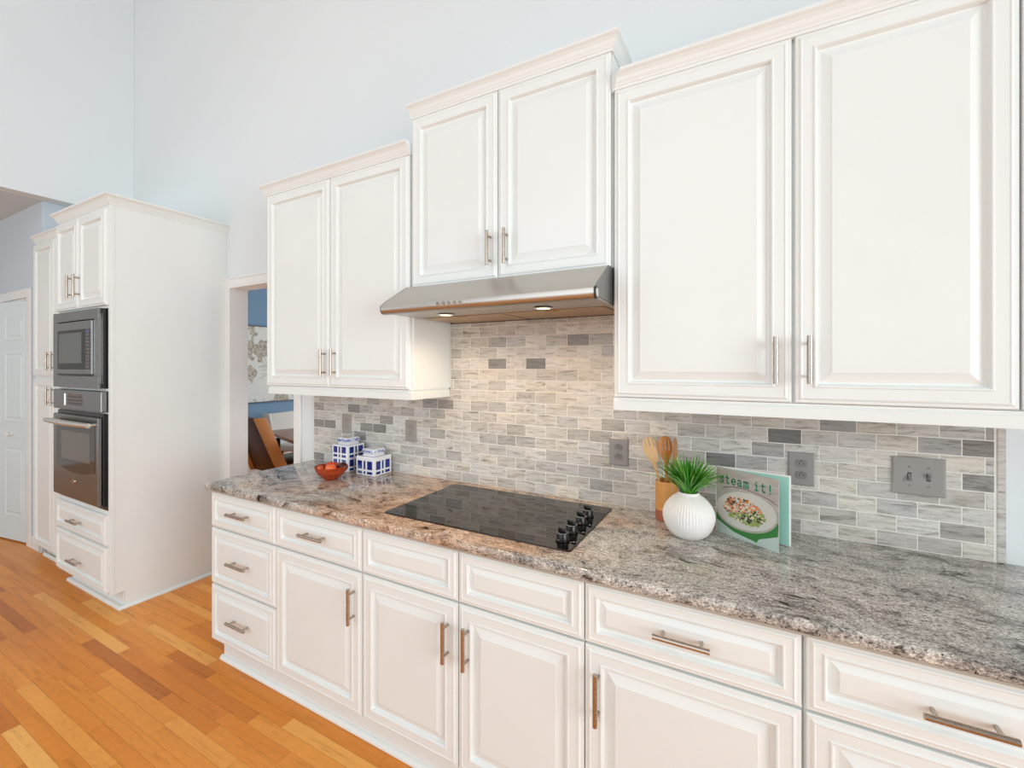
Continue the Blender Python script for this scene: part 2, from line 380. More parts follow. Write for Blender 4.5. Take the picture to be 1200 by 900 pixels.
# ------------------------------------------------------------ setting
XL, XR, YF, ZH = -4.92, 3.3, -5.6, 5.4
T = .109
DX0, DX1, DZ = -3.405, -2.645, 2.10       # doorway to the dining room
bm = B()
box(bm, -5.16, DX0-.0, 0, T, 0, ZH); box(bm, DX0, DX1, 0, T, DZ, ZH); box(bm, DX1, XR, 0, T, 0, ZH)
struct('wall_back', bm, 'wall')
bm = B()
box(bm, XL-.12, XL, YF, -.001, 2.85, ZH)
struct('wall_left', bm, 'wall')
bm = B()                                      # right wall with a window opening
box(bm, XR, XR+.12, YF, -4.15, 0, ZH); box(bm, XR, XR+.12, -.85, T, 0, ZH); box(bm, XR, XR+.12, -4.15, -.85, 0, .55); box(bm, XR, XR+.12, -4.15, -.85, 2.95, ZH)
struct('wall_right', bm, 'wall')
bm = B()                                      # wall behind the camera with tall windows
box(bm, -9.2, -8.35, YF-.12, YF, 0, ZH); box(bm, -6.45, -4.15, YF-.12, YF, 0, ZH); box(bm, -8.35, -6.45, YF-.12, YF, 0, .7); box(bm, -8.35, -6.45, YF-.12, YF, 2.5, ZH); box(bm, .95, XR+.12, YF-.12, YF, 0, ZH); box(bm, -4.15, .95, YF-.12, YF, 0, .55); box(bm, -4.15, .95, YF-.12, YF, 4.05, 4.25)
box(bm, -4.15, -3.75, YF-.12, YF, 4.25, ZH); box(bm, .95, .9, YF-.12, YF, 4.25, ZH); box(bm, -3.75, .95, YF-.12, YF, 5.15, ZH)
struct('wall_front', bm, 'wall')
def window(name, a0, a1, z0, z1, plane, axis, nv, nh):
    bm = B(); w = .05
    def bx(a, b, c, d):
        if axis == 'x': box(bm, a, b, plane-.03, plane+.03, c, d, .004)
        else: box(bm, plane-.03, plane+.03, a, b, c, d, .004)
    for i in range(nv+1):
        a = a0+(a1-a0)*i/nv; bx(a-w/2, a+w/2, z0, z1)
    for i in range(nh+1):
        z = z0+(z1-z0)*i/nh; bx(a0, a1, z-w/2, z+w/2)
    struct(name, bm, 'trimwhite')
window('window_1', -4.15, .95, .55, 4.05, YF-.09, 'x', 4, 3)
window('added_window_hall', -8.35, -6.45, .7, 2.5, YF-.09, 'x', 2, 2)  # invented window around the hall fill lamp, out of view
window('window_2', -4.15, -.85, .55, 2.95, XR+.09, 'y', 3, 2)
bm = B(); box(bm, XL-.12, XR+.12, YF-.12, T, ZH, ZH+.1); struct('ceiling', bm, 'ceil')
bm = B(); box(bm, -9.2, XL-.12, YF-.12, -.001, 2.85, 2.95); M['ceilhall'] = wallmat('hall_ceiling', s2l(212, 222, 228)); struct('ceiling_hall', bm, 'ceilhall')
# hall beyond the header: wall with the bifold door opening, stub beside the tall cabinet
HY = -.555
bm = B()
box(bm, -9.2, -6.62, HY, HY+.1, 0, 2.85); box(bm, -6.62, -5.36, HY, HY+.1, 2.09, 2.85); box(bm, -5.36, -5.06, HY, HY+.1, 0, 2.85)
box(bm, -5.16, -5.06, HY+.1, 0, 0, 2.85)
M['wallhall'] = wallmat('hall_paint', s2l(204, 216, 226))
struct('wall_hall', bm, 'wallhall')
bm = B(); box(bm, -9.3, -9.2, YF, 0, 0, 2.95); struct('wall_hall_end', bm, 'wall')
bm = B(); box(bm, -6.7, -5.16, .35, .45, 0, 2.85); box(bm, -6.72, -6.62, HY+.1, .45, 0, 2.85); struct('wall_closet', bm, 'wall')
# casing around the bifold door
bm = B()
box(bm, -5.36, -5.285, HY-.016, HY, 0, 2.165, .003); box(bm, -6.695, -5.36, HY-.016, HY, 2.09, 2.165, .003); box(bm, -6.695, -6.62, HY-.016, HY, 0, 2.09, .003)
box(bm, -5.36, -5.345, HY, HY+.1, 0, 2.09); box(bm, -6.62, -5.36, HY+.0, HY+.1, 2.075, 2.09)
struct('trim_1', bm, 'trimwhite')
bm = B()
box(bm, -5.285, -5.062, HY-.014, HY, 0, .10, .003); box(bm, -5.075, -5.061, HY-.014, HY+.001, 0, .10)
box(bm, -9.2, -6.7, HY-.014, HY, 0, .10, .003)
struct('baseboard_hall', bm, 'trimwhite')
# casing of the dining doorway (jamb liner, casing on the kitchen side and on the dining side)
bm = B()
cw = .066
def casing(bm, x0, x1, z0, z1, y):
    box(bm, x0, x1, y-.014, y, z0, z1, .003); 
for y in (0, T+.014):
    casing(bm, DX0-cw, DX0, 0, DZ+cw, y); casing(bm, DX1, DX1+cw-.012, 0, DZ+cw, y); casing(bm, DX0, DX1, DZ, DZ+cw, y)
box(bm, DX0-.056, DX0-.05, -.019, -.013, 0, DZ+.06, .002); box(bm, DX0-.05, DX1+.03, -.019, -.013, DZ+.05, DZ+.056, .002)
box(bm, DX0, DX0+.012, -.013, T+.013, 0, DZ); box(bm, DX1-.012, DX1, -.013, T+.013, 0, DZ); box(bm, DX0+.012, DX1-.012, -.013, T+.013, DZ-.012, DZ)
struct('trim_2', bm, 'trimwhite')
# dining room
bm = B()
box(bm, -6.12, -6.0, .45, 4.6, 0, 2.8); struct('wall_dining_left', bm, 'wallblue')
bm = B(); box(bm, -6.12, -4.3, 4.5, 4.6, 0, 2.8); box(bm, -2.1, -1.3, 4.5, 4.6, 0, 2.8); box(bm, -4.3, -2.1, 4.5, 4.6, 0, .7); box(bm, -4.3, -2.1, 4.5, 4.6, 2.5, 2.8); struct('wall_dining_back', bm, 'wallblue')
bm = B(); box(bm, -1.4, -1.3, T, 4.5, 0, 2.8); struct('wall_dining_right', bm, 'wallblue')
bm = B(); box(bm, -6.12, -1.3, T, 4.6, 2.8, 2.9); struct('ceiling_dining', bm, 'ceil')
window('added_window_dining', -4.3, -2.1, .7, 2.5, 4.53, 'x', 2, 2)  # unseen window added to hold the dining fill lamp
bm = B()
box(bm, -6.0, -5.978, .45, 4.5, .67, .71, .004); box(bm, -6.0, -5.99, .45, 4.5, 0, .67); box(bm, -6.0, -5.982, .45, 4.5, 0, .12)
struct('trim_3', bm, 'trimwhite')
# baseboard by the doorway and at the far right
bm = B(); box(bm, 1.7, XR, -.014, 0, 0, .12, .003); struct('baseboard_back', bm, 'trimwhite')

# floor: one mesh of planks
def tone_layer(bm): return bm.loops.layers.float_color.new('tone')
rnd = random.Random(11)
bm = B(); tl = tone_layer(bm)
def face_at(bm, pts, tone, mi=0):
    f = bm.faces.new([bm.verts.new(p) for p in pts]); f.material_index = mi
    for lp in f.loops: lp[tl] = (*tone, 1)
pw = .0572; y = -5.7
while y < 4.6:
    x = -9.3 - rnd.random()*.8
    xe = 3.4 if y < T else -1.3
    while x < xe:
        L = rnd.uniform(.28, .95)
        x1 = min(x+L, xe)
        if y > T and x1 < -6.8: x = x1; continue
        v = rnd.random(); tn = rnd.gauss(.55, .15)
        if v < .08: tn = rnd.uniform(.0, .22)
        elif v > .92: tn = rnd.uniform(.85, 1)
        face_at(bm, [(x, y, 0), (x1-.0006, y, 0), (x1-.0006, y+pw-.0006, 0), (x, y+pw-.0006, 0)], (max(0, min(1, tn)), rnd.random(), rnd.random()))
        x = x1
    y += pw
face_at(bm, [(-9.3, -5.7, -.0015), (3.4, -5.7, -.0015), (3.4, 4.6, -.0015), (-9.3, 4.6, -.0015)], (0, 0, 0), 1)
box(bm, -9.3, 3.4, -5.7, 4.6, -.1, -.002, mi=1)
me_floor = struct('floor', bm, ['oak', 'gapwood'])

# ------------------------------------------------------------ base cabinets
YB = -.627           # face of doors and drawers
ZD0, ZD1, ZB, ZSEAM = .870, .688, .108, .684
def base_unit(name, label, x0, x1, build, side=False):
    r = root(name, label, 'cabinet', ((x0+x1)/2, YB+.3, 0), 'base cabinets under the granite counter')
    bm = B(); box(bm, x0+.0008, x1-.0008, YB+.020, -.006, .10, .8735, mi=0)
    if side: pass
    box(bm, x0+.0008 + (.04 if side else 0), x1-.0008, YB+.045, -.02, 0, .10)
    link('body', bm, 'white', r)
    return r
xd = [-2.4507, -1.917, -1.368, -.9005, -.4410, .1085, .660, 1.20]
GH = .785
u1 = base_unit('drawer_cabinet', 'white three-drawer base cabinet at the left end of the counter', xd[0], xd[1], None, True)
front(u1, 'drawer', xd[0], xd[1], ZD1, ZD0, YB, (-2.184, GH, False), L=.15)
front(u1, 'drawer', xd[0], xd[1], .398, ZSEAM, YB, (-2.184, .543, False), L=.15)
front(u1, 'drawer', xd[0], xd[1], ZB, .394, YB, (-2.184, .255, False), L=.15)
u2 = base_unit('base_cabinet', 'white base cabinet with one drawer over one door, between the drawer stack and the cooktop', xd[1], xd[2], None)
front(u2, 'drawer', xd[1], xd[2], ZD1, ZD0, YB, (-1.642, GH, False), L=.15)
front(u2, 'door', xd[1], xd[2], ZB, ZSEAM, YB, (-1.408, .555, True))
u3 = base_unit('base_cabinet', 'white base cabinet below the cooktop with two plain panels over two doors', xd[2], xd[4], None)
front(u3, 'drawer', xd[2], xd[3], ZD1, ZD0, YB); front(u3, 'drawer', xd[3], xd[4], ZD1, ZD0, YB)
front(u3, 'door', xd[2], xd[3], ZB, ZSEAM, YB, (-.942, .552, True)); front(u3, 'door', xd[3], xd[4], ZB, ZSEAM, YB, (-.857, .553, True))
u4 = base_unit('base_cabinet', 'white base cabinet with a wide drawer over a door, in front of the vase', xd[4], xd[5], None)
front(u4, 'drawer', xd[4], xd[5]-.003, ZD1, ZD0, YB, (-.166, GH-.003, False)); front(u4, 'door', xd[4], xd[5]-.003, ZB, ZSEAM, YB, (-.397, .549, True), L=.15)
u5 = base_unit('base_cabinet', 'white base cabinet cut off by the lower right corner of the picture', xd[5], xd[7], None)
front(u5, 'drawer', xd[5]+.003, xd[6], ZD1, ZD0, YB, (.388, GH-.009, False)); front(u5, 'door', xd[5]+.003, xd[6], ZB, ZSEAM, YB, (xd[6]-.045, .549, True))
front(u5, 'drawer', xd[6], xd[7], ZD1, ZD0, YB, (.93, GH-.009, False)); front(u5, 'door', xd[6], xd[7], ZB, ZSEAM, YB, (xd[6]+.045, .549, True))
# toe kick board with shoe moulding
r = root('toe_kick', 'long white toe kick board with shoe moulding under the base cabinets', 'toe kick', (-.9, -.58, 0))
bm = B(); box(bm, -2.405, 1.20, -.586, -.5825, 0, .1); link('board', bm, 'white', r)
bm = B(); prism(bm, [(-.5862, 0), (-.604, 0), (-.603, .008), (-.599, .014), (-.592, .018), (-.5862, .018)], 'x', -2.415, 1.20)
link('shoe_moulding', bm, 'white', r)

# ------------------------------------------------------------ counter
r = root('countertop', 'polished granite countertop with grey, peach and black veining', 'countertop', (-.9, -.32, .8742))
bm = B()
x0, x1, y0, y1, z0, z1 = -2.462, 1.225, -.652, -.0005, .8815, .914
prism(bm, [(y1, z0), (y1, z1), (y0+.007, z1), (y0+.003, z1-.0018), (y0+.0008, z1-.005), (y0, z1-.010), (y0, z0+.010), (y0+.001, z0+.005), (y0+.006, z0)], 'x', x0, x1)
bm.faces.ensure_lookup_table()
for f in bm.faces:
    f.normal_update()
    if f.calc_center_median().y < y0+.003 or f.calc_center_median().x < x0+.001: f.material_index = 1
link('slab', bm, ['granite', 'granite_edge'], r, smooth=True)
bm = B(); box(bm, x0+.008, x1, y0+.008, -.002, .8745, .8814); link('substrate', bm, 'strip', r, label='thin greyish strip under the granite')

# ------------------------------------------------------------ backsplash
TW, TH, TG = .105, .0531, .0029
rnd = random.Random(5)
dark = {(13, -2): .1, (11, -6): .12, (11, -4): .05, (13, -6): .3, (7, 7): .22, (6, 11): .12, (6, 6): .0, (4, 11): .2, (4, 4): .05, (6, -15): .12, (4, -18): .12, (4, -17): .1,
        (4, -14): .15, (4, -13): .08, (5, -13): .2, (0, -18): .15, (3, -15): .15, (7, -10): .22, (7, -9): .2, (0, 8): .6, (6, 0): .3, (4, 3): .4, (1, 7): .45, (10, -2): .45, (9, -6): .5}
SPL = []
def tile_region(bm, X0, X1, Z0, Z1):
    row = 0
    while True:
        za = .912 + row*TH; zb = za+TH
        if za > Z1: break
        ph = -.58 + (0 if row % 2 == 0 else TW/2)
        k = math.floor((X0-ph)/TW)
        while ph+k*TW < X1:
            xa = max(ph+k*TW, X0); xb = min(ph+(k+1)*TW, X1); a = max(za, Z0); b_ = min(zb, Z1)
            if xb-xa > .008 and b_-a > .008:
                hsh = random.Random(row*1009+k*31+7)
                tn = min(.95, max(.32, hsh.gauss(.62, .13)))
                if hsh.random() < .05: tn = hsh.uniform(.22, .36)
                tn = dark.get((row, k), tn)
                vs0 = len(bm.verts)
                g = TG/2; e = .0012; yy = -.009
                P = [(xa+g, a+g), (xb-g, a+g), (xb-g, b_-g), (xa+g, b_-g)]
                Q = [(xa+g+e, a+g+e), (xb-g-e, a+g+e), (xb-g-e, b_-g-e), (xa+g+e, b_-g-e)]
                tn3 = (tn, hsh.random(), hsh.random())
                V0 = [bm.verts.new((p[0], -.0035, p[1])) for p in P]; V1 = [bm.verts.new((p[0], yy+.0008, p[1])) for p in P]; V2 = [bm.verts.new((p[0], yy, p[1])) for p in Q]
                fs = [bm.faces.new(V2)]
                for i in range(4):
                    fs.append(bm.faces.new((V0[i], V0[(i+1) % 4], V1[(i+1) % 4], V1[i]))); fs.append(bm.faces.new((V1[i], V1[(i+1) % 4], V2[(i+1) % 4], V2[i])))
                for f in fs:
                    for lp in f.loops: lp[tl] = (*tn3, 1)
            k += 1
        row += 1
r = root('tile_backsplash', 'backsplash of small grey marble subway tiles between counter and wall cabinets', 'backsplash', (-.9, 0, .915))
bm = B(); tl = tone_layer(bm)
tile_region(bm, -2.462, .648, .9155, 1.3897); tile_region(bm, -1.384, -.446, 1.3901, 1.80)
link('tiles', bm, 'tile', r)
bm = B(); box(bm, -2.4655, .6545, -.0080, -.0004, .9145, 1.3902); box(bm, -1.386, -.444, -.0080, -.0004, 1.3902, 1.80)
box(bm, -2.466, -2.4615, -.0095, -.0004, .9145, 1.3902); link('grout', bm, 'grout', r)
bm = B(); tl = tone_layer(bm)
for i in range(2):
    a, b_ = (.9155, 1.13) if i == 0 else (1.1315, 1.3895)
    box(bm, .653, .672, -.0105, -.0004, a, b_, .001)
for f in bm.faces:
    for lp in f.loops: lp[tl] = (.62, .4, .3, 1)
link('edge_strip', bm, 'tile', r)

# ------------------------------------------------------------ wall cabinets
YU = -.3115
ZC0, ZC1 = 1.3985, 2.508
G3 = 'white wall cabinets above the backsplash'
def wall_cab(name, label, bx0, bx1, z0, z1, doors, handles, crown, rail=True, clip=None, crowntop=None):
    r = root(name, label, 'cabinet', ((bx0+bx1)/2, -.0, z0), G3)
    bm = B(); box(bm, bx0, bx1, YU+.0205, -.0006, z0, z1+.004); link('body', bm, 'white', r)
    for (a, b_), h in zip(doors, handles): front(r, 'door', a, b_, z0, z1, YU, h)
    bm = B(); pr = crown_prof(z1 + .002)
    sweep(bm, *crown(bx0, bx1, pr)); link('crown_moulding', bm, 'white', r)
    if rail:
        bm = B(); pr = rail_prof(z0-.0455, .045)
        yr = YU+.006
        if rail == 'L': path = [(bx0+.012, -.001), (bx0+.012, yr), (bx1-.001, yr), (bx1-.001, -.011)]; d = [(-1, 0), (-1, -1), (1, -1), (1, 0)]
        else: path = [(bx0+.002, yr), (bx1-.012, yr), (bx1-.012, -.012)]; d = [(0, -1), (1, -1), (1, 0)]
        sweep(bm, path, [(o, z) for (o, z) in pr], d); link('light_rail', bm, 'white', r)
    return r
yc = YU+.002
wall_cab('wall_cabinet', 'white two-door wall cabinet left of the hood, above the canisters', -2.4825, -1.389, ZC0, 2.498, [(-2.4825, -1.944), (-1.944, -1.402)],
         [(-1.968-.008, 1.527, True), (-1.895, 1.528, True)],
         lambda a, b_, p: ([(a, -.001), (a, yc), (b_-.008, yc)], p, [(-1, 0), (-1, -1), (0, -1)]), 'L')
wall_cab('wall_cabinet', 'taller white two-door wall cabinet mounted over the range hood', -1.3885, -.446, 1.8715, 2.655, [(-1.388, -.9255), (-.9255, -.450)],
         [(-.958, 1.998, True), (-.878, 1.996, True)],
         lambda a, b_, p: ([(a+.004, -.001), (a+.004, yc), (b_, yc), (b_, -.001)], p, [(-.4, 0), (-.4, -1), (1, -1), (1, 0)]), False)
wall_cab('wall_cabinet', 'large white two-door wall cabinet to the right, above the cookbook', -.4435, .672, ZC0, 2.508, [(-.4395, .1065), (.1115, .5915)],
         [(.062, 1.529, True), (.147, 1.530, True)],
         lambda a, b_, p: ([(a+.001, yc), (b_, yc), (b_, -.001)], p, [(1, -1), (1, -1), (1, 0)]), 'R')
# face-frame stile right of the last door belongs to that cabinet
big = [o for o in C.objects if o.name.startswith('wall_cabinet') and o.type == 'EMPTY'][-1]
bm = B(); box(bm, .594, .672, YU+.001, YU+.0204, ZC0+.002, 2.506, .0015); link('stile', bm, 'white', big)

# ------------------------------------------------------------ range hood
HX0, HX1 = -1.378, -.4485
r = root('range_hood', 'stainless steel under-cabinet range hood with two lit lamps over the cooktop', 'range hood', (-.91, -.25, 1.728))
prof = [(-.012, 1.8705), (-.342, 1.8705), (-.352, 1.868)]
for i in range(1, 8):
    t_ = i/8; prof.append((-.352 + t_*(-.500+.352), 1.868 + t_*(1.776-1.868)))
for i in range(9):
    a = R(60 + i*22); prof.append((-.498 - .0165*math.sin(a)*1.0 + .0, 1.7535 + .0235*math.cos(a)))
prof += [(-.492, 1.7300), (-.478, 1.7300), (-.474, 1.740), (-.012, 1.740)]
bm = B(); prism(bm, prof, 'x', HX0, HX1); link('canopy', bm, 'steel', r, smooth=True)
for (xa, xb) in ((HX0-.0025, HX0+.0005), (HX1-.0005, HX1+.0015)):
    bm = B(); prism(bm, [(p[0]-.0012 if p[0] < -.3 else p[0], p[1]) for p in prof], 'x', xa, xb); link('end_cap', bm, 'steel_d', r)
bm = B()
cyl(bm, (HX1+.001, -.492, 1.752), (HX1+.0045, -.492, 1.752), .021, n=28, mi=0); cyl(bm, (HX1+.0045, -.492, 1.752), (HX1+.006, -.492, 1.752), .015, n=28, mi=1)
link('end_plug', bm, ['black', 'chrome'], r, label='round black plug on the hood end')
bm = B(); box(bm, HX0+.004, HX1-.002, -.476, -.013, 1.7345, 1.7397); link('underside_pan', bm, 'steel', r)
bm = B(); box(bm, HX0+.0, HX1, -.020, -.0105, 1.7295, 1.7400); link('rear_lip', bm, 'black', r, label='dark rear edge of the hood')
for (xa, xb) in ((-1.345, -.925), (-.912, -.482)):
    bm = B(); box(bm, xa, xb, -.275, -.03, 1.7310, 1.7344, .001); box(bm, xa+.18, xa+.24, -.268, -.258, 1.728, 1.7312, .001)
    link('filter', bm, 'filter', r)
for x in (-1.157, -.698):
    bm = B(); lathe(bm, (x, -.355, 1.7345), [(.026, 0), (.034, -.001), (.038, -.004), (.034, -.006), (.027, -.006), (.026, -.002)], 32)
    o = link('lamp', bm, 'chrome', r, smooth=True)
    bm = B(); cyl(bm, (x, -.355, 1.7342), (x, -.355, 1.7302), .0262, n=28); link('bulb', bm, 'bulb', o)
    l = bpy.data.lights.new('hood_lamp', 'SPOT'); l.energy = 11; l.color = (1.0, .70, .42); l.spot_size = R(150); l.spot_blend = .9; l.shadow_soft_size = .03
    lo = bpy.data.objects.new('hood_lamp', l); C.objects.link(lo); lo.location = (x, -.355, 1.724); lo.rotation_euler = (R(8), 0, 0)
bm = B()
for i in range(5):
    x = -1.075 + i*.026
    cyl(bm, (x, -.512, 1.755), (x, -.5185, 1.755), .0068, n=16)
link('control_buttons', bm, 'chrome', r, smooth=True, label='row of five small round buttons')

# ------------------------------------------------------------ cooktop
r = root('cooktop', 'black glass electric cooktop set in the granite, reflecting the tiles', 'cooktop', (-.915, -.31, .914))
bm = B(); x0, x1, y0, y1 = -1.317, -.512, -.559, -.066
cr = .012; pts = []
for (cx, cy, a0) in ((x1-cr, y1-cr, 0), (x0+cr, y1-cr, 90), (x0+cr, y0+cr, 180), (x1-cr, y0+cr, 270)):
    for i in range(5): a = R(a0+i*22.5); pts.append((cx+cr*math.cos(a), cy+cr*math.sin(a)))
def inset(pts, d, c): return [(c[0]+(p[0]-c[0])*(1-d/abs(.4)), c[1]+(p[1]-c[1])*(1-d/.25)) for p in pts]
A = [bm.verts.new((*p, .9143)) for p in pts]; Bb = [bm.verts.new((*p, .9175)) for p in pts]; Cc = [bm.verts.new((*p, .9190)) for p in inset(pts, .0025, ((x0+x1)/2, (y0+y1)/2))]
n_ = len(pts)
for i in range(n_):
    bm.faces.new((A[i], A[(i+1) % n_], Bb[(i+1) % n_], Bb[i])); bm.faces.new((Bb[i], Bb[(i+1) % n_], Cc[(i+1) % n_], Cc[i]))
bm.faces.new(Cc); bm.faces.new(A[::-1]); link('glass', bm, 'ceramglass', r)
for (cx, cy, rr) in ((-1.13, -.43, .095), (-1.13, -.19, .075), (-.79, -.42, .078), (-.79, -.19, .10)):
    bm = B()
    for q in (rr, rr*.62):
        n = 64; V0 = [bm.verts.new((cx+q*math.cos(2*PI*i/n), cy+q*math.sin(2*PI*i/n), .9192)) for i in range(n)]; V1 = [bm.verts.new((cx+(q-.0016)*math.cos(2*PI*i/n), cy+(q-.0016)*math.sin(2*PI*i/n), .9192)) for i in range(n)]
        for i in range(n): bm.faces.new((V0[i], V0[(i+1) % n], V1[(i+1) % n], V1[i]))
    link('burner_ring', bm, 'print', r)
for (kx, ky) in ((-.566, -.487), (-.566, -.402), (-.567, -.300), (-.570, -.214)):
    bm = B(); c = (kx, ky, .9191)
    rg = lathe(bm, c, [(.0215, 0), (.0235, .002), (.0235, .006), (.0205, .008), (.0195, .026), (.0185, .028), (.0005, .028)], 36)
    k = link('knob', bm, 'black', r, smooth=True)
    bm = B(); box(bm, kx-.0045, kx+.0045, ky-.0195, ky+.0195, .9465, .9605, .003, seg=2)
    bmesh.ops.rotate(bm, verts=bm.verts, cent=(kx, ky, .95), matrix=Matrix.Rotation(R(66), 3, 'Z'))
    link('grip', bm, 'black', k, smooth=True)
    bm = B(); lathe(bm, (kx, ky, .9191), [(.0198, .0268), (.0200, .0278), (.0192, .0288), (.0184, .0285)], 36); link('rim', bm, 'chrome', k, smooth=True)

# ------------------------------------------------------------ outlets and switch
def outlet(label, x0, x1, z0, z1, pm, rm, y=-.0092):
    cx, cz = (x0+x1)/2, (z0+z1)/2
    r = root('outlet', label, 'outlet', (cx, y, cz), 'duplex outlets in the backsplash')
    bm = B()
    pr = [(0, -.005), (.0006, -.001), (.004, .0), (.0055, 0.0)]
    rings_panel(bm, x0, x1, z0, z1, y-.0055, [(0, -.004), (.0008, -.0016), (.0035, 0), (.006, .0005)], th=.0053)
    link('cover_plate', bm, pm, r)
    for s in (-1, 1):
        bm = B(); zc = cz+s*.0205
        pts = []
        for i in range(24):
            a = 2*PI*i/24; pts.append((cx+.0172*math.cos(a), zc+max(-.0128, min(.0128, .0172*math.sin(a)))))
        prism(bm, pts, 'y', y-.0061, y-.0083, 0)
        for (ox, hh) in ((-.0065, .0075), (.0065, .006)): box(bm, cx+ox-.0009, cx+ox+.0009, y-.00855, y-.0081, zc-hh/2, zc+hh/2, mi=1)
        cyl(bm, (cx, y-.0081, zc+.0085 if s > 0 else zc+.0085), (cx, y-.0086, zc+.0085), .0023, n=12, mi=1)
        link('receptacle', bm, [rm, 'slot'], r)
    bm = B(); cyl(bm, (cx, y-.0061, cz), (cx, y-.0072, cz), .003, n=12); link('screw', bm, 'recept', r)
    return r
outlet('taupe duplex outlet above the tall blue and white canister', -2.200, -2.122, 1.105, 1.220, 'plate_warm', 'plate_warm')
outlet('taupe duplex outlet between the canisters and the cooktop', -1.693, -1.615, 1.096, 1.212, 'plate_warm', 'plate_warm')
outlet('grey duplex outlet left of the wooden utensils', -.542, -.460, 1.087, 1.205, 'plate', 'recept')
outlet('grey duplex outlet right of the cookbook', .113, .194, 1.086, 1.203, 'plate', 'recept')
r = root('light_switch', 'glossy grey metal double switch plate at the right end of the tiles', 'light switch', (.47, -.0092, 1.155))
bm = B(); rings_panel(bm, .404, .537, 1.094, 1.216, -.0147, [(0, -.004), (.0008, -.0016), (.004, .0005), (.0075, .0012)], th=.0053)
link('cover_plate', bm, mat('glossy_grey_plate', s2l(158, 158, 154), .08, 0.0, Specular_IOR_Level=0.9), r)
for cx, up in ((.4475, -1), (.4945, 1)):
    bm = B(); box(bm, cx-.0050, cx+.0050, -.0162, -.0150, 1.155-.012, 1.155+.012, mi=1)
    prism(bm, [(-.0160, 1.155-.0095), (-.0160, 1.155+.0095), (-.0235-.002, 1.155+up*.011+.003), (-.0235-.002, 1.155+up*.011-.003)], 'x', cx-.0038, cx+.0038, 0)
    link('toggle', bm, ['recept', 'slot'], r)
    for dz in (-.030, .030):
        bm = B(); cyl(bm, (cx, -.0155, 1.155+dz), (cx, -.0168, 1.155+dz), .003, n=12); link('screw', bm, 'recept', r)

# ------------------------------------------------------------ bowl and fruit
bc = (-1.955, -.292, .914)
bm = B(); lathe(bm, bc, [(.001, .0006), (.030, .0006), (.034, .003), (.036, .006), (.055, .020), (.072, .040), (.081, .062), (.0825, .068), (.0805, .0705), (.078, .066), (.069, .042), (.052, .024), (.030, .014), (.001, .012)], 56)
tag(link('bowl', bm, 'bowl', None, bc, smooth=True), 'small reddish wooden bowl of fruit on the granite', 'bowl')
def ball(name, m, c, r, label, sq=.94):
    bm = B(); pr = []
    for i in range(15):
        a = PI*i/14; rr = r*math.sin(a); z = -r*sq*math.cos(a)
        if i > 11: z -= (i-11)*r*.03
        pr.append((max(rr, .0004), z))
    lathe(bm, c, pr, 28)
    cyl(bm, (c[0], c[1], c[2]+r*sq*.86), (c[0]+.003, c[1], c[2]+r*sq*1.08), .0012, n=6, mi=1)
    o = link(name, bm, [m, 'darkleg'], None, c, smooth=True); tag(o, label, 'fruit', 'fruit in the wooden bowl')
ball('peach', 'apple', (-1.978, -.272, .9740), .030, 'red-orange round fruit at the middle of the wooden bowl')
ball('peach', 'peach', (-1.928, -.316, .9735), .030, 'lighter orange round fruit at the front of the wooden bowl')
ball('peach', 'peach', (-2.008, -.318, .9655), .021, 'small pale orange fruit at the left edge of the wooden bowl')
ball('plum', 'plum', (-1.912, -.252, .9760), .026, 'dark plum behind the orange fruit in the wooden bowl')

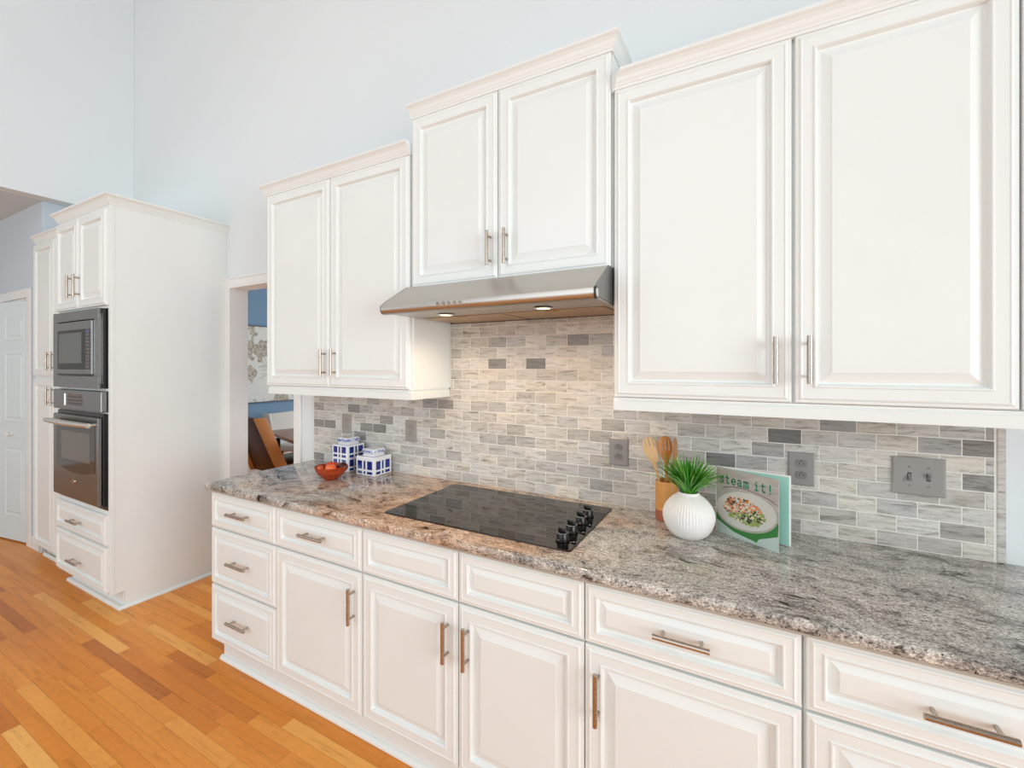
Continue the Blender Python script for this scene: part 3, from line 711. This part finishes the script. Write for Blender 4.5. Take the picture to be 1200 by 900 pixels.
# ------------------------------------------------------------ canisters
def canister(label, x0, x1, y0, y1, h, rows):
    cx, cy = (x0+x1)/2, (y0+y1)/2
    r = root('canister', label, 'canister', (cx, cy, .914), 'blue and white lidded canisters')
    z0, z1 = .9145, .914+h; w = x1-x0
    bm = B(); box(bm, x0, x1, y0, y1, z0, z1, .006, 0, 3)
    # shoulder
    prism(bm, [(cx-.040, cy-.040), (cx+.040, cy-.040), (cx+.040, cy+.040), (cx-.040, cy+.040)], 'z', z1-.001, z1+.006)
    # painted blocks stand 0.3 mm proud of the glaze
    cols = [(.10, .34), (.43, .52), (.62, .88)]
    e = .0004
    for (b0, b1) in rows:
        za, zb = z0+(z1-z0)*b0, z0+(z1-z0)*b1
        for (a, b_) in cols:
            a2, b2 = x0+w*a, x0+w*b_
            box(bm, a2, b2, y0-e, y0+.001, za, zb, mi=1); box(bm, a2, b2, y1-.001, y1+e, za, zb, mi=1)
            a3, b3 = y0+(y1-y0)*a, y0+(y1-y0)*b_
            box(bm, x1-.001, x1+e, a3, b3, za, zb, mi=1); box(bm, x0-e, x0+.001, a3, b3, za, zb, mi=1)
    e2 = .017                                   # blue border on the shoulder
    for (a, b_, c, d) in ((x0+e2-.006, x1-e2+.006, y0+e2-.006, y0+e2-.001), (x1-e2+.001, x1-e2+.006, y0+e2, y1-e2), (x0+e2-.006, x0+e2-.001, y0+e2, y1-e2), (x0+e2, x1-e2, y1-e2+.001, y1-e2+.006)):
        box(bm, a, b_, c, d, z1-.001, z1+.0006, mi=1)
    link('jar', bm, ['chinawhite', 'cobalt'], r)
    L = .047; bm = B()
    def ring(d, z, q=.014):
        v = []
        for (sx, sy, a0) in ((1, 1, 0), (-1, 1, 90), (-1, -1, 180), (1, -1, 270)):
            for i in range(4):
                a = R(a0+i*30); v.append(bm.verts.new((cx+sx*(d-q)+q*math.cos(a), cy+sy*(d-q)+q*math.sin(a), z)))
        return v
    zz = z1+.0065
    levels = [(L-.012, zz), (L-.006, zz+.0005), (L-.004, zz+.008), (L, zz+.012), (L+.002, zz+.018), (L+.001, zz+.026), (L-.004, zz+.031), (L-.012, zz+.033), (L-.016, zz+.032)]
    rs = [ring(*l_) for l_ in levels]; n = 16
    for k in range(len(rs)-1):
        for i in range(n):
            f = bm.faces.new((rs[k][i], rs[k][(i+1) % n], rs[k+1][(i+1) % n], rs[k+1][i])); f.material_index = 1 if 3 <= k <= 4 or k == 7 else 0
    bm.faces.new(rs[0][::-1]); bm.faces.new(rs[-1])
    link('lid', bm, ['chinawhite', 'wash'], r, smooth=True)
canister('taller square blue and white canister behind the wooden bowl', -2.118, -1.990, -.152, -.028, .150, [(.05, .14), (.20, .46), (.54, .64), (.70, .94)])
canister('shorter square blue and white canister nearest the cooktop', -1.922, -1.782, -.156, -.026, .104, [(.10, .24), (.34, .78)])

# ------------------------------------------------------------ crock with utensils
kc = (-.293, -.085, .914)
r = root('utensil_crock', 'cylindrical ochre crock with a terracotta base behind the white vase', 'crock', kc)
bm = B(); lathe(bm, kc, [(.0005, .0006, 1), (.038, .0006, 1), (.0415, .003, 1), (.042, .0415, 0), (.042, .150, 0), (.0405, .1525, 0), (.0385, .150, 0), (.038, .030, 0), (.0005, .028, 0)], 48)
link('crock_body', bm, ['crock', 'terra'], r, smooth=True)
def utensil(name, label, base, head, m, hw, hl, slots=0, thick=.006, turn=0.0, tines=False):
    """long handle from base to head; flat oval head facing the camera side"""
    p0 = Vector(base); p1 = Vector(head); d = (p1-p0).normalized()
    side = Vector((math.cos(R(28)+turn), math.sin(R(28)+turn), 0)); side = (side-d*side.dot(d)).normalized(); nn = d.cross(side)
    bm = B()
    L = (p1-p0).length; hs = L-hl
    st = [(0, .0055), (hs*.5, .0055), (hs*.9, .006), (hs, .008), (hs+hl*.15, hw*.62), (hs+hl*.35, hw*.9), (hs+hl*.55, hw), (hs+hl*.75, hw*.96), (hs+hl*.9, hw*.78), (hs+hl*.97, hw*.5), (L, hw*.15)]
    prev = None
    for (s, w) in st:
        c = p0+d*s; tk = thick*.5*(1 if s < hs else .55)
        bow = nn*(.010*max(0, (s-hs)/hl)**2)
        cur = [bm.verts.new(c+bow+side*w+nn*tk*.3), bm.verts.new(c+bow+side*w*.6+nn*tk), bm.verts.new(c+bow-side*w*.6+nn*tk), bm.verts.new(c+bow-side*w+nn*tk*.3),
               bm.verts.new(c+bow-side*w-nn*tk*.3), bm.verts.new(c+bow-side*w*.6-nn*tk), bm.verts.new(c+bow+side*w*.6-nn*tk), bm.verts.new(c+bow+side*w-nn*tk*.3)]
        if prev:
            for i in range(8): bm.faces.new((prev[i], prev[(i+1) % 8], cur[(i+1) % 8], cur[i]))
        else: bm.faces.new(cur[::-1])
        prev = cur
    bm.faces.new(prev)
    # slots: dark narrow through-cuts shown as real gaps cut out with boolean
    o = link(name, bm, m, None, base, smooth=True)
    if slots:
        cb = B()
        for i in range(slots):
            a = (i-(slots-1)/2)*hw*.52
            s0, s1 = (hs+hl*.62, hs+hl*1.1) if tines else (hs+hl*.42, hs+hl*.86)
            c0 = p0+d*((s0+s1)/2)+side*a+nn*.005
            mtx = Matrix((side, nn, d)).transposed()
            q = bmesh.ops.create_cube(cb, size=1)['verts']
            for v in q:
                l_ = Vector((v.co.x*.0042, v.co.y*.05, v.co.z*(s1-s0))); v.co = c0+mtx@l_
        me = bpy.data.meshes.new('cut'); bmesh.ops.translate(cb, verts=cb.verts, vec=-Vector(base)); bmesh.ops.recalc_face_normals(cb, faces=cb.faces); cb.to_mesh(me); cb.free()
        co_ = bpy.data.objects.new('cut', me); C.objects.link(co_); co_.location = base
        md = o.modifiers.new('slots', 'BOOLEAN'); md.object = co_; md.operation = 'DIFFERENCE'; md.solver = 'EXACT'
        bpy.context.view_layer.update()
        dg = bpy.context.evaluated_depsgraph_get()
        nm = bpy.data.meshes.new_from_object(o.evaluated_get(dg)); o.modifiers.clear(); o.data = nm
        bpy.data.objects.remove(co_)
    tag(o, label, 'kitchen utensil', 'wooden utensils in the crock')
utensil('wooden_fork', 'pale wooden fork leaning left in the ochre crock', (-.292, -.092, .944), (-.366, -.074, 1.226), 'woodpale', .030, .105, 3, tines=True)
utensil('wooden_spoon', 'golden wooden slotted spoon standing upright in the middle of the crock', (-.292, -.080, .944), (-.302, -.058, 1.234), 'wooddark', .0265, .10, 3)
utensil('wooden_spatula', 'striped wooden spatula seen edge-on at the right of the crock', (-.286, -.090, .944), (-.2560, -.068, 1.230), 'woodstripe', .024, .12, 0, turn=R(48), thick=.009)

# ------------------------------------------------------------ vase with grass
vc = (-.197, -.224, .914)
r = root('potted_grass', 'artificial grass in a round ribbed white vase on the counter', 'potted plant', vc)
prof = [(.0005, .0006), (.044, .0006), (.052, .004), (.066, .016), (.0765, .032), (.0835, .050), (.0857, .066), (.0850, .082), (.0805, .098), (.0735, .112), (.064, .1245),
        (.053, .135), (.043, .1425), (.0375, .147), (.0352, .151), (.0350, .1545), (.0338, .1560), (.031, .1545), (.030, .145), (.0005, .140)]
def rib(t_, z):
    if z < .055 or z > .150: return 1
    k = min(1, (z-.055)/.02, (.150-z)/.01)
    return 1 + .020*k*math.cos(54*t_)
bm = B(); lathe(bm, vc, prof, 264, rad=rib); link('vase', bm, 'vase', r, smooth=False)
for p in bpy.data.objects['vase'].data.polygons: p.use_smooth = True
bm = B(); tl = tone_layer(bm); rnd = random.Random(3)
for i in range(300):
    az = rnd.uniform(0, 2*PI); el = rnd.random()**.8
    lean = el*R(76)+R(3)
    # longer to the left, as in the photo
    d0 = Vector((math.cos(az), math.sin(az), 0)); L = rnd.uniform(.095, .150)*(1+.22*el)
    if d0.y > .3: L *= .85
    p = Vector((vc[0], vc[1], vc[2]+.150)) + d0*.020*rnd.random()
    w = rnd.uniform(.0026, .0046); side = d0.cross(Vector((0, 0, 1)))
    ang = lean*.55; tn = rnd.random(); prev = None; n = 7
    curl = rnd.uniform(.2, .9)*lean/n
    for k in range(n+1):
        ww = w*(1-(k/n)**2.2)+.0002; dirv = (d0*math.sin(ang)+Vector((0, 0, 1))*math.cos(ang))
        nrm = dirv.cross(side)
        cur = [bm.verts.new(p-side*ww), bm.verts.new(p+nrm*ww*.5), bm.verts.new(p+side*ww)]
        if prev:
            for j in range(2):
                f = bm.faces.new((prev[j], prev[j+1], cur[j+1], cur[j]))
                for lp in f.loops: lp[tl] = (min(1, tn*.8+.15*(k/n)), 0, 0, 1)
        prev = cur; p = p+dirv*(L/n); ang += curl
me = link('grass_blades', bm, 'grass', r, smooth=True)

# ------------------------------------------------------------ cookbook, standing open like a tent
S = Vector((-.114, -.126, .914)); F = Vector((.074, -.246, .914)); K = Vector((.113, -.164, .914)); HB = .2345
r = root('cookbook', 'cookbook with a salad plate on its cover standing open beside the vase', 'book', (0, -.18, .914))
def slab(bm, a, b_, z0, z1, th, mi=0, outward=1):
    d = (b_-a).normalized(); n = Vector((d.y, -d.x, 0))*outward
    pts = [(a.x, a.y), (b_.x, b_.y), (b_.x-n.x*th, b_.y-n.y*th), (a.x-n.x*th, a.y-n.y*th)]
    prism(bm, pts, 'z', z0, z1, mi)
bm = B(); slab(bm, S, F, .9145, .914+HB, .0025); link('front_cover', bm, 'bookcover', r)
df = (F-S).normalized(); nf = Vector((df.y, -df.x, 0)); dk_ = (K-S).normalized()
bm = B(); slab(bm, S-nf*.012, K, .9145, .914+HB, .0025, outward=-1); link('back_cover', bm, 'paper', r)
bm = B(); nk = Vector((dk_.y, -dk_.x, 0)); slab(bm, S-nf*.0105+df*.003+nk*.0062, K-dk_*.005+nk*.0088, .918, .914+HB-.0045, .0006, outward=-1)
o = link('endpaper', bm, 'mint', r, label='mint green endpaper')
bm = B(); slab(bm, S-nf*.0105+df*.003, K-dk_*.005+nk*.0027, .918, .914+HB-.004, .006, outward=-1)
o = link('page_block', bm, 'paper', r)
bm = B(); c = [S, S-nf*.0145]
prism(bm, [(S.x, S.y), (S.x-df.x*.003, S.y-df.y*.003), (S.x-nf.x*.0145-df.x*.003, S.y-nf.y*.0145-df.y*.003), (S.x-nf.x*.0145, S.y-nf.y*.0145)], 'z', .9145, .914+HB); link('spine', bm, 'paper', r)
# mint inside faces seen past the cover
bm = B(); slab(bm, F-df*.035-nf*.004, F-df*.035-nf*.004+(K-F)*.0+dk_*.001, .918, .92, .001)
bm.free()
Wc = (F-S).length
def cov(u, v, h=.0004): return S + df*(u*Wc) + Vector((0, 0, v*HB+.0005)) + nf*h
def flat(bm, pts, h=.0004, mi=0):
    f = bm.faces.new([bm.verts.new(cov(u, v, h)) for (u, v) in pts]); f.material_index = mi
def ell(cx, cy, a, b_, rot=0, n=32):
    o = []
    for i in range(n):
        t_ = 2*PI*i/n; x = a*math.cos(t_); y = b_*math.sin(t_)
        o.append((cx+x*math.cos(rot)-y*math.sin(rot), cy+(x*math.sin(rot)+y*math.cos(rot))*(Wc/HB)))
    return [(min(.995, max(.005, u)), min(.995, max(.005, v))) for (u, v) in o]
bm = B()
flat(bm, [(.0, .0), (1, .0), (1, .26), (.0, .26)], .0003, 3)                    # pale cloth
flat(bm, [(.0, .30), (.0, .20), (.30, .08), (.55, .05), (.98, .02), (1, .40), (.80, .40)], .0005, 2)  # green napkin
flat(bm, [(.62, .0), (1, .0), (1, .22), (.72, .10)], .0006, 3)
flat(bm, [(.10, .24), (.66, .035), (.70, .055), (.12, .27)], .0007, 2)
for pts, h, mi in ((ell(.49, .42, .51, .30, R(7)), .0008, 1), (ell(.49, .435, .49, .285, R(7)), .0010, 0), (ell(.48, .43, .40, .225, R(7)), .0012, 4)):
    flat(bm, pts, h, mi)
link('cover_picture', bm, ['dish', 'dishrim', 'napkin', 'napkin2', 'dish'], r)
bm = B(); rnd = random.Random(8)
for i in range(420):
    t_ = rnd.uniform(0, 2*PI); q = math.sqrt(rnd.random()); u = .47+.33*q*math.cos(t_); v = .43+.175*q*math.sin(t_) - (u-.47)*.06
    lowr = (v < .40 + (u-.47)*.30)
    if lowr: mi = rnd.choice([2, 2, 3, 3, 1, 4])
    else: mi = rnd.choice([0, 0, 1, 1, 4, 4, 1, 0, 3])
    s = rnd.uniform(.016, .036) if mi != 1 else rnd.uniform(.008, .017)
    if mi == 2: s *= 1.35
    n = rnd.choice([5, 6, 7]); a0 = rnd.random()*6
    flat(bm, [(u+s*math.cos(a0+2*PI*k/n)*rnd.uniform(.7, 1), v+s*.75*math.sin(a0+2*PI*k/n)*rnd.uniform(.7, 1)) for k in range(n)], .0014+i*4e-6, mi)
link('salad_picture', bm, ['salmon', 'quinoa', 'cucumber', 'herb', 'cream'], r)
# outline of a larger dish behind
# title in slab-serif strokes: steam it!
def stroke(bm, pts, w=.009, h=.0016):
    for (a, b_) in zip(pts[:-1], pts[1:]):
        a = Vector(a); b_ = Vector(b_); d = (b_-a)
        if d.length < 1e-6: continue
        d.normalize(); n = Vector((-d.y, d.x))*w; e = d*w*.6
        q = [a-n-e, b_-n+e, b_+n+e, a+n-e]
        flat(bm, [(p.x, p.y) for p in q], h)
def arc(cx, cy, rx, ry, a0, a1, n=8): return [(cx+rx*math.cos(R(a0+(a1-a0)*i/n)), cy+ry*math.sin(R(a0+(a1-a0)*i/n))) for i in range(n+1)]
bm = B(); x = .055; zb = .775; xh = .088; cw_ = .088; lw = .0085
def s_(p): return [(x+cw_*a, zb+xh*b_) for (a, b_) in p]
for ch in 'steam it!':
    if ch == 's': stroke(bm, s_([(.82, .98), (.82, .78)]), lw); stroke(bm, s_(arc(.5, .74, .32, .25, 20, 180) + arc(.5, .26, .34, .26, 90, -160)[0:]), lw); stroke(bm, s_([(.16, .0), (.16, .24)]), lw)
    if ch == 't': stroke(bm, s_([(.42, 1.36), (.42, .25)]+arc(.62, .22, .20, .2, 180, 330)), lw); stroke(bm, s_([(.12, .97), (.80, .97)]), lw)
    if ch == 'e': stroke(bm, s_([(.14, .53), (.86, .53)]+arc(.5, .5, .37, .48, 5, 315, 14)), lw)
    if ch == 'a': stroke(bm, s_(arc(.42, .72, .30, .26, 160, 0)+[(.72, .05), (.9, .05)]), lw); stroke(bm, s_(arc(.40, .28, .28, .25, 60, 340, 12)), lw)
    if ch == 'm': 
        for q in (.14, .5, .86): stroke(bm, s_([(q, 0), (q, .9)]), lw*.9); stroke(bm, s_([(q-.1, .03), (q+.1, .03)]), lw*.8)
        stroke(bm, s_([(.0, .95), (.14, .95)]), lw*.9); stroke(bm, s_(arc(.32, .78, .18, .2, 180, 0)), lw*.9); stroke(bm, s_(arc(.68, .78, .18, .2, 180, 0)), lw*.9)
    if ch == 'i': stroke(bm, s_([(.25, .96), (.5, .96), (.5, .04)]), lw); stroke(bm, s_([(.18, .04), (.82, .04)]), lw); stroke(bm, s_([(.45, 1.36), (.53, 1.36)]), lw*1.3)
    if ch == '!': stroke(bm, s_([(.5, 1.36), (.5, .42)]), lw*1.1); stroke(bm, s_([(.48, .06), (.52, .06)]), lw*1.5)
    x += .103 if ch != ' ' else .060
bm2 = B(); keep = bm
stroke(bm2, [(.12, .70), (.28, .745), (.48, .755), (.68, .735), (.85, .70), (.985, .645)], .004, .0009); link('dish_outline', bm2, 'quinoa', r)
link('title', bm, 'titlegreen', r, label='green typewriter lettering reading steam it!')

# ------------------------------------------------------------ oven tower
PX0, PX1 = -4.252, -3.452; PYF = -.686      # face of the frame
r = root('oven_cabinet', 'tall white oven cabinet with doors on top and two drawers below', 'cabinet', ((PX0+PX1)/2, -.34, 0))
bm = B()
f_ = .0
box(bm, PX1-.020, PX1, PYF, -.001, .105, 2.512)            # side panel
box(bm, PX1-.020, PX1, -.612, -.001, 0, .105)
box(bm, PX0, PX0+.020, PYF, -.001, .105, 2.512); box(bm, PX0, PX0+.020, -.612, -.001, 0, .105)
box(bm, PX0+.02, PX1-.02, -.02, -.001, .105, 2.512); 
for z0, z1 in ((.105, .621), (1.2165, 1.2255), (1.3565, 1.3715), (1.8685, 2.512)): box(bm, PX0+.02, PX1-.02, PYF, -.021, z0, z1)
link('body', bm, 'white', r)
bm = B(); box(bm, PX1+.0002, PX1+.0035, PYF+.004, PYF+.022, .105, 2.508, .001); link('corner_bead', bm, 'white', r)
xm = (PX0+PX1)/2-.02
PD = PYF-.0195
front(r, 'door', PX0+.012, xm+.010, 1.884, 2.478, PD, (-3.952+.03-.015, 2.032, True), L=.15)
front(r, 'door', xm+.010, PX1-.006, 1.884, 2.478, PD, (-3.832, 2.030, True), L=.15)
front(r, 'drawer', PX0+.012, PX1-.006, .412, .600, PD, (-3.872, .500, False), L=.16)
front(r, 'drawer', PX0+.012, PX1-.006, .125, .402, PD, (-3.872, .240, False), L=.16)
bm = B(); pc = crown_prof(2.508, .054, .036)
sweep(bm, [(PX0, -.645), (PX0, PYF), (PX1, PYF), (PX1, -.001)], pc, [(-1, 0), (-1, -1), (1, -1), (1, 0)]); link('crown_moulding', bm, 'white', r)
bm = B(); box(bm, PX0+.02, PX1-.02, -.615, -.60, 0, .105); link('toe_board', bm, 'white', r)
bm = B(); q = [(0, 0), (.016, 0), (.015, .008), (.011, .014), (.005, .018), (0, .018)]
sweep(bm, [(PX0, -.632), (PX1+.002, -.632), (PX1+.002, -.001)], q, [(0, -1), (1, -1), (1, 0)]); box(bm, PX0, PX1, -.632, -.615, 0, .016); link('shoe_moulding', bm, 'white', r)

# microwave with trim kit
r = root('microwave', 'built-in stainless microwave above the wall oven', 'microwave', (-3.86, -.5, 1.365))
mx0, mx1, my = -4.222, -3.512, -.722
bm = B()
box(bm, mx0, mx1, my, my+.018, 1.805, 1.868, .001); box(bm, mx0, mx1, my, my+.018, 1.372, 1.448, .001)
box(bm, mx0, mx0+.075, my, my+.018, 1.448, 1.805); box(bm, mx1-.060, mx1, my, my+.018, 1.448, 1.805)
link('trim_frame', bm, 'steel_d', r)
bm = B(); box(bm, mx0+.02, mx1+.018, my+.0185, -.06, 1.376, 1.864); box(bm, mx1+.0, mx1+.022, my+.006, my+.03, 1.374, 1.400); box(bm, mx1+.0, mx1+.022, my+.006, my+.03, 1.838, 1.866)
link('housing', bm, 'black', r, label='black side of the microwave')
bm = B(); box(bm, mx0+.088, mx1-.066, my-.010, my+.014, 1.460, 1.797, .003); d = link('door', bm, 'steel_d', r)
bm = B(); box(bm, mx0+.120, mx1-.150, my-.0125, my-.0098, 1.490, 1.745, .001); link('glass', bm, 'blackgloss', d)
bm = B(); box(bm, mx0+.145, mx1-.200, my-.0135, my-.0124, 1.530, 1.725); link('window_pane', bm, mat('grey_mesh_window', s2l(92, 98, 94), .35), d)
bm = B(); box(bm, mx1-.149, mx1-.078, my-.0125, my-.0098, 1.490, 1.745, .001); k = link('control_panel', bm, 'keypad', r)
bm = B(); box(bm, mx1-.135, mx1-.092, my-.0130, my-.0124, 1.715, 1.735); link('display', bm, mat('blue_display', s2l(60, 50, 130), .2), k)
# wall oven
r = root('oven', 'stainless wall oven with a curved bar handle under the microwave', 'oven', (-3.86, -.5, .63))
ox0, ox1, oy = -4.222, -3.475, -.722
bm = B(); box(bm, ox0, ox1, oy, oy+.034, 1.226, 1.356, .006, seg=2); k = link('control_panel', bm, 'steel_d', r)
bm = B(); box(bm, -3.99, -3.742, oy-.0015, oy+.002, 1.256, 1.330, .001); k2 = link('display', bm, 'keypad', k)
bm = B(); box(bm, -4.022, -4.004, oy-.006, oy+.001, 1.250, 1.334, .003); link('grip', bm, 'chrome', k)
bm = B(); box(bm, ox0+.006, ox1-.022, oy+.022, oy+.044, .645, 1.214, .001); box(bm, ox0+.01, ox1-.004, oy+.036, -.06, .622, 1.216)
link('housing', bm, 'black', r, label='black body of the oven')
# door panel with a curved lower window edge
dx0, dx1 = ox0+.002, ox1-.040; bm = B()
box(bm, dx0, dx1, oy, oy+.021, .648, 1.192, .003); d = link('door', bm, 'steel_d', r)
bm = B(); wx0, wx1, wz1 = dx0+.055, dx1-.035, 1.158; pts = [(wx0, wz1), (wx1, wz1)]
for i in range(13):
    u = i/12; x = wx1+(wx0-wx1)*u; pts.append((x, .848-.030*math.sin(PI*u)))
prism(bm, pts, 'y', oy-.0015, oy+.001); w_ = link('window', bm, 'glassdark', d)
bm = B(); box(bm, wx0+.09, wx1-.07, oy-.0022, oy-.0014, .90, 1.085); link('inner_pane', bm, mat('grey_oven_glass', s2l(98, 94, 90), .12), w_)  # plain grey pane, paler than the glass around it
bm = B(); N = 14; prev = None
for i in range(N+1):
    u = i/N; x = dx0+.004+(dx1-dx0-.016)*u; y = oy-.040-.012*math.sin(PI*u); rr = .0165*(.80+.20*math.sin(PI*u))
    cur = [bm.verts.new((x, y+rr*math.cos(2*PI*j/12), 1.150+1.15*rr*math.sin(2*PI*j/12))) for j in range(12)]
    if prev:
        for j in range(12): bm.faces.new((prev[j], prev[(j+1) % 12], cur[(j+1) % 12], cur[j]))
    else: bm.faces.new(cur[::-1])
    prev = cur
bm.faces.new(prev)
for x in (dx0+.022, dx1-.030): cyl(bm, (x, oy+.001, 1.150), (x, oy-.042, 1.150), .010, n=12)
link('handle', bm, 'oven_handle', d, smooth=True, label='curved stainless handle')
bm = B(); cyl(bm, (-3.875, oy, .762), (-3.875, oy-.003, .762), .016, n=28); link('badge', bm, 'chrome', d, smooth=False, label='small round emblem')

# ------------------------------------------------------------ tall pantry cabinet beside it
QX0, QX1, QY = -5.035, -4.255, -.600
r = root('pantry_cabinet', 'tall white pantry cabinet left of the oven cabinet', 'cabinet', ((QX0+QX1)/2, -.3, 0))
bm = B(); box(bm, QX0, QX1, QY, -.003, .10, 2.49); box(bm, QX0+.03, QX1, QY+.06, -.01, 0, .10); link('body', bm, 'white', r)
QD = QY-.0195
for (z0, z1, hz) in ((.105, 1.415, 1.287), (1.432, 2.468, 1.548)):
    front(r, 'door', QX0+.028, -4.585, z0, z1, QD, (-4.545-.075, hz, True), L=.14)
    front(r, 'door', -4.580, QX1-.004, z0, z1, QD, (-4.53, hz, True), L=.14)
bm = B(); pc = crown_prof(2.487, .050, .030)
sweep(bm, [(QX0+.02, -.53), (QX0+.02, QY), (QX1, QY)], pc, [(-1, 0), (-1, -1), (0, -1)]); link('crown_moulding', bm, 'white', r)
bm = B(); sweep(bm, [(QX0+.04, QY+.045), (QX1, QY+.045)], [(0, 0), (.016, 0), (.013, .012), (.005, .018), (0, .018)], [(0, -1), (0, -1)]); link('shoe_moulding', bm, 'white', r)

# ------------------------------------------------------------ bifold door in the hall
r = root('door_1', 'white six-panel bifold door', 'door', (-5.36, HY, 0))
for k_ in ('label', 'category'): del r[k_]
r['kind'] = 'structure'
hinge = Vector((-5.362, HY+.006, 0)); 
def leaf(h0, ang, w, knob):
    bm = B(); rings = []
    x1 = 0; x0 = -w
    box(bm, x0, x1, 0, .034, .012, 2.068)
    for (a, b_) in ((.215, .82), (1.03, 1.63), (1.73, 1.945)):
        rings_panel(bm, x0+.085, x1-.085, a, b_, -.0002, [(0, -.0001), (.004, .0030), (.012, .0030), (.020, -.0001), (.034, .0), (.046, .0035), (.05, .0036)], th=.0005)
    kb = None
    M_ = Matrix.Translation(h0) @ Matrix.Rotation(ang, 4, 'Z')
    bmesh.ops.transform(bm, matrix=M_, verts=bm.verts)
    o = link('door_leaf', bm, 'door', r)
    if knob:
        kb = B(); lathe(kb, (0, 0, 0), [(.0005, 0), (.014, 0), (.010, .014), (.016, .022), (.021, .031), (.018, .040), (.0005, .043)], 24)
        bmesh.ops.transform(kb, matrix=M_ @ Matrix.Translation((-.27, 0, .925)) @ Matrix.Rotation(R(90), 4, 'X'), verts=kb.verts)
        link('door_knob', kb, 'vase', o, smooth=True)
    return M_ @ Vector((x0, 0, 0))
e = leaf(hinge, R(9), .46, True)
e2 = leaf(e, R(-7), .46, False)
leaf(e2 + Vector((-.004, 0, 0)), R(0), .30, False)

# ------------------------------------------------------------ dining room things seen through the doorway
r = root('artwork', 'large framed print of a blossoming branch on the blue dining room wall', 'artwork', (-5.99, 2.1, 1.0))
ay0, ay1, az0, az1 = 1.20, 2.95, 1.02, 2.055
bm = B(); box(bm, -5.999, -5.975, ay0, ay1, az0, az1); link('canvas', bm, 'art', r)
bm = B()
for (a, b_, c, d) in ((ay0-.012, ay1+.012, az0-.012, az0), (ay0-.012, ay1+.012, az1, az1+.012), (ay0-.012, ay0, az0, az1), (ay1, ay1+.012, az0, az1)): box(bm, -5.999, -5.965, a, b_, c, d)
link('frame', bm, 'artframe', r)
bm = B(); rnd = random.Random(4)
def brn(p, ang, L, w, dep):
    q = (p[0]+L*math.cos(ang), p[1]+L*math.sin(ang))
    if not (ay0+.05 < q[0] < ay1-.05 and az0+.04 < q[1] < az1-.04): return
    n = (-math.sin(ang)*w, math.cos(ang)*w)
    bm.faces.new([bm.verts.new((-5.9745, a, b_)) for (a, b_) in ((p[0]-n[0], p[1]-n[1]), (q[0]-n[0]*.7, q[1]-n[1]*.7), (q[0]+n[0]*.7, q[1]+n[1]*.7), (p[0]+n[0], p[1]+n[1]))])
    if dep > 0:
        brn(q, ang+rnd.uniform(-.35, .35), L*.92, w*.8, dep-1)
        if rnd.random() < .7: brn(q, ang+rnd.choice((-1, 1))*rnd.uniform(.5, 1.0), L*.7, w*.6, dep-1)
brn((2.60, 1.42), R(160), .13, .009, 7); brn((2.42, 1.85), R(205), .09, .006, 6); brn((2.2, 1.30), R(150), .10, .006, 6); brn((2.88, 1.45), R(168), .17, .010, 7); brn((2.88, 1.85), R(200), .15, .007, 6); brn((2.85, 1.12), R(150), .15, .007, 6)
link('branch', bm, 'branch', r)

def rotbox(bm, c, ang, x0, x1, y0, y1, z0, z1, bev=.01, shear=0, seg=2, taper=0):
    vs = box(bm, x0, x1, y0, y1, z0, z1)
    vs = [v for v in vs]
    if bev:
        r_ = bmesh.ops.bevel(bm, geom=list(set(e for v in vs for e in v.link_edges)), offset=bev, segments=seg, affect='EDGES', profile=.5)
        vs = list(set(v for f in r_['faces'] for v in f.verts) | set(v for v in vs if v.is_valid))
    for v in vs:
        h = (v.co.z-z0)
        v.co.x -= shear*h; v.co.y *= 1-taper*h
    bmesh.ops.rotate(bm, verts=vs, cent=(0, 0, 0), matrix=Matrix.Rotation(ang, 3, 'Z'))
    bmesh.ops.translate(bm, verts=vs, vec=c)
def dining_chair(label, loc, ang, seatm, edgem, white=False, sh=.5):
    """local +x is where the chair faces"""
    r = root('dining_chair', label, 'chair', loc, None)
    c = Vector(loc)
    bm = B(); rotbox(bm, c, ang, -.24, .26, -.26, .26, .40, .49, .025); link('seat', bm, seatm, r, smooth=True)
    hb = .54 if not white else .44
    bm = B(); rotbox(bm, c, ang, -.255, -.195, -.29, .29, .36, .44+hb, .02, shear=sh, taper=.22); b1 = link('backrest', bm, seatm, r, smooth=True)
    for (ya, yb) in ((-.315, -.275), (.275, .315)):
        bm = B(); rotbox(bm, c, ang, -.285, -.165, ya, yb, .36, .445+hb, .006, shear=sh, taper=.25); link('side_panel', bm, edgem, b1, smooth=True)
    for sx in (-1, 1):
        for sy in (-1, 1):
            bm = B(); p = Vector((.20*sx, .20*sy, 0)); p.rotate(Matrix.Rotation(ang, 3, 'Z')); q = p*1.12
            cyl(bm, c+q, c+p+Vector((0, 0, .405)), .012, .019, n=10); link('leg', bm, 'darkleg', r)
    return r
dining_chair('brown leather dining chair with tan edges just beyond the doorway', (-4.575, 1.303, 0), R(85), 'leather', 'tan', False, .38)
dining_chair('pale grey upholstered dining chair on the far side of the table', (-5.28, 2.02, 0), R(8), 'fabric', 'fabric', True, .36)
r = root('dining_table', 'walnut dining table with black legs beyond the doorway', 'table', (-4.2, 1.5, 0))
c = Vector((-4.02, 1.46, 0)); an = R(-17)
bm = B(); rotbox(bm, c, an, -.93, .80, -.45, .45, .722, .750, .004); link('tabletop', bm, 'tabletop', r)
bm = B(); rotbox(bm, c, an, -.84, .66, -.34, .34, .66, .7215, 0); link('apron', bm, 'darkleg', r)
for sx in (-1, 1):
    for sy in (-1, 1):
        bm = B(); rotbox(bm, c, an, (.62 if sx > 0 else -.87)-.03, (.62 if sx > 0 else -.87)+.03, .34*sy-.03, .34*sy+.03, 0, .66, .003); link('leg', bm, 'darkleg', r)
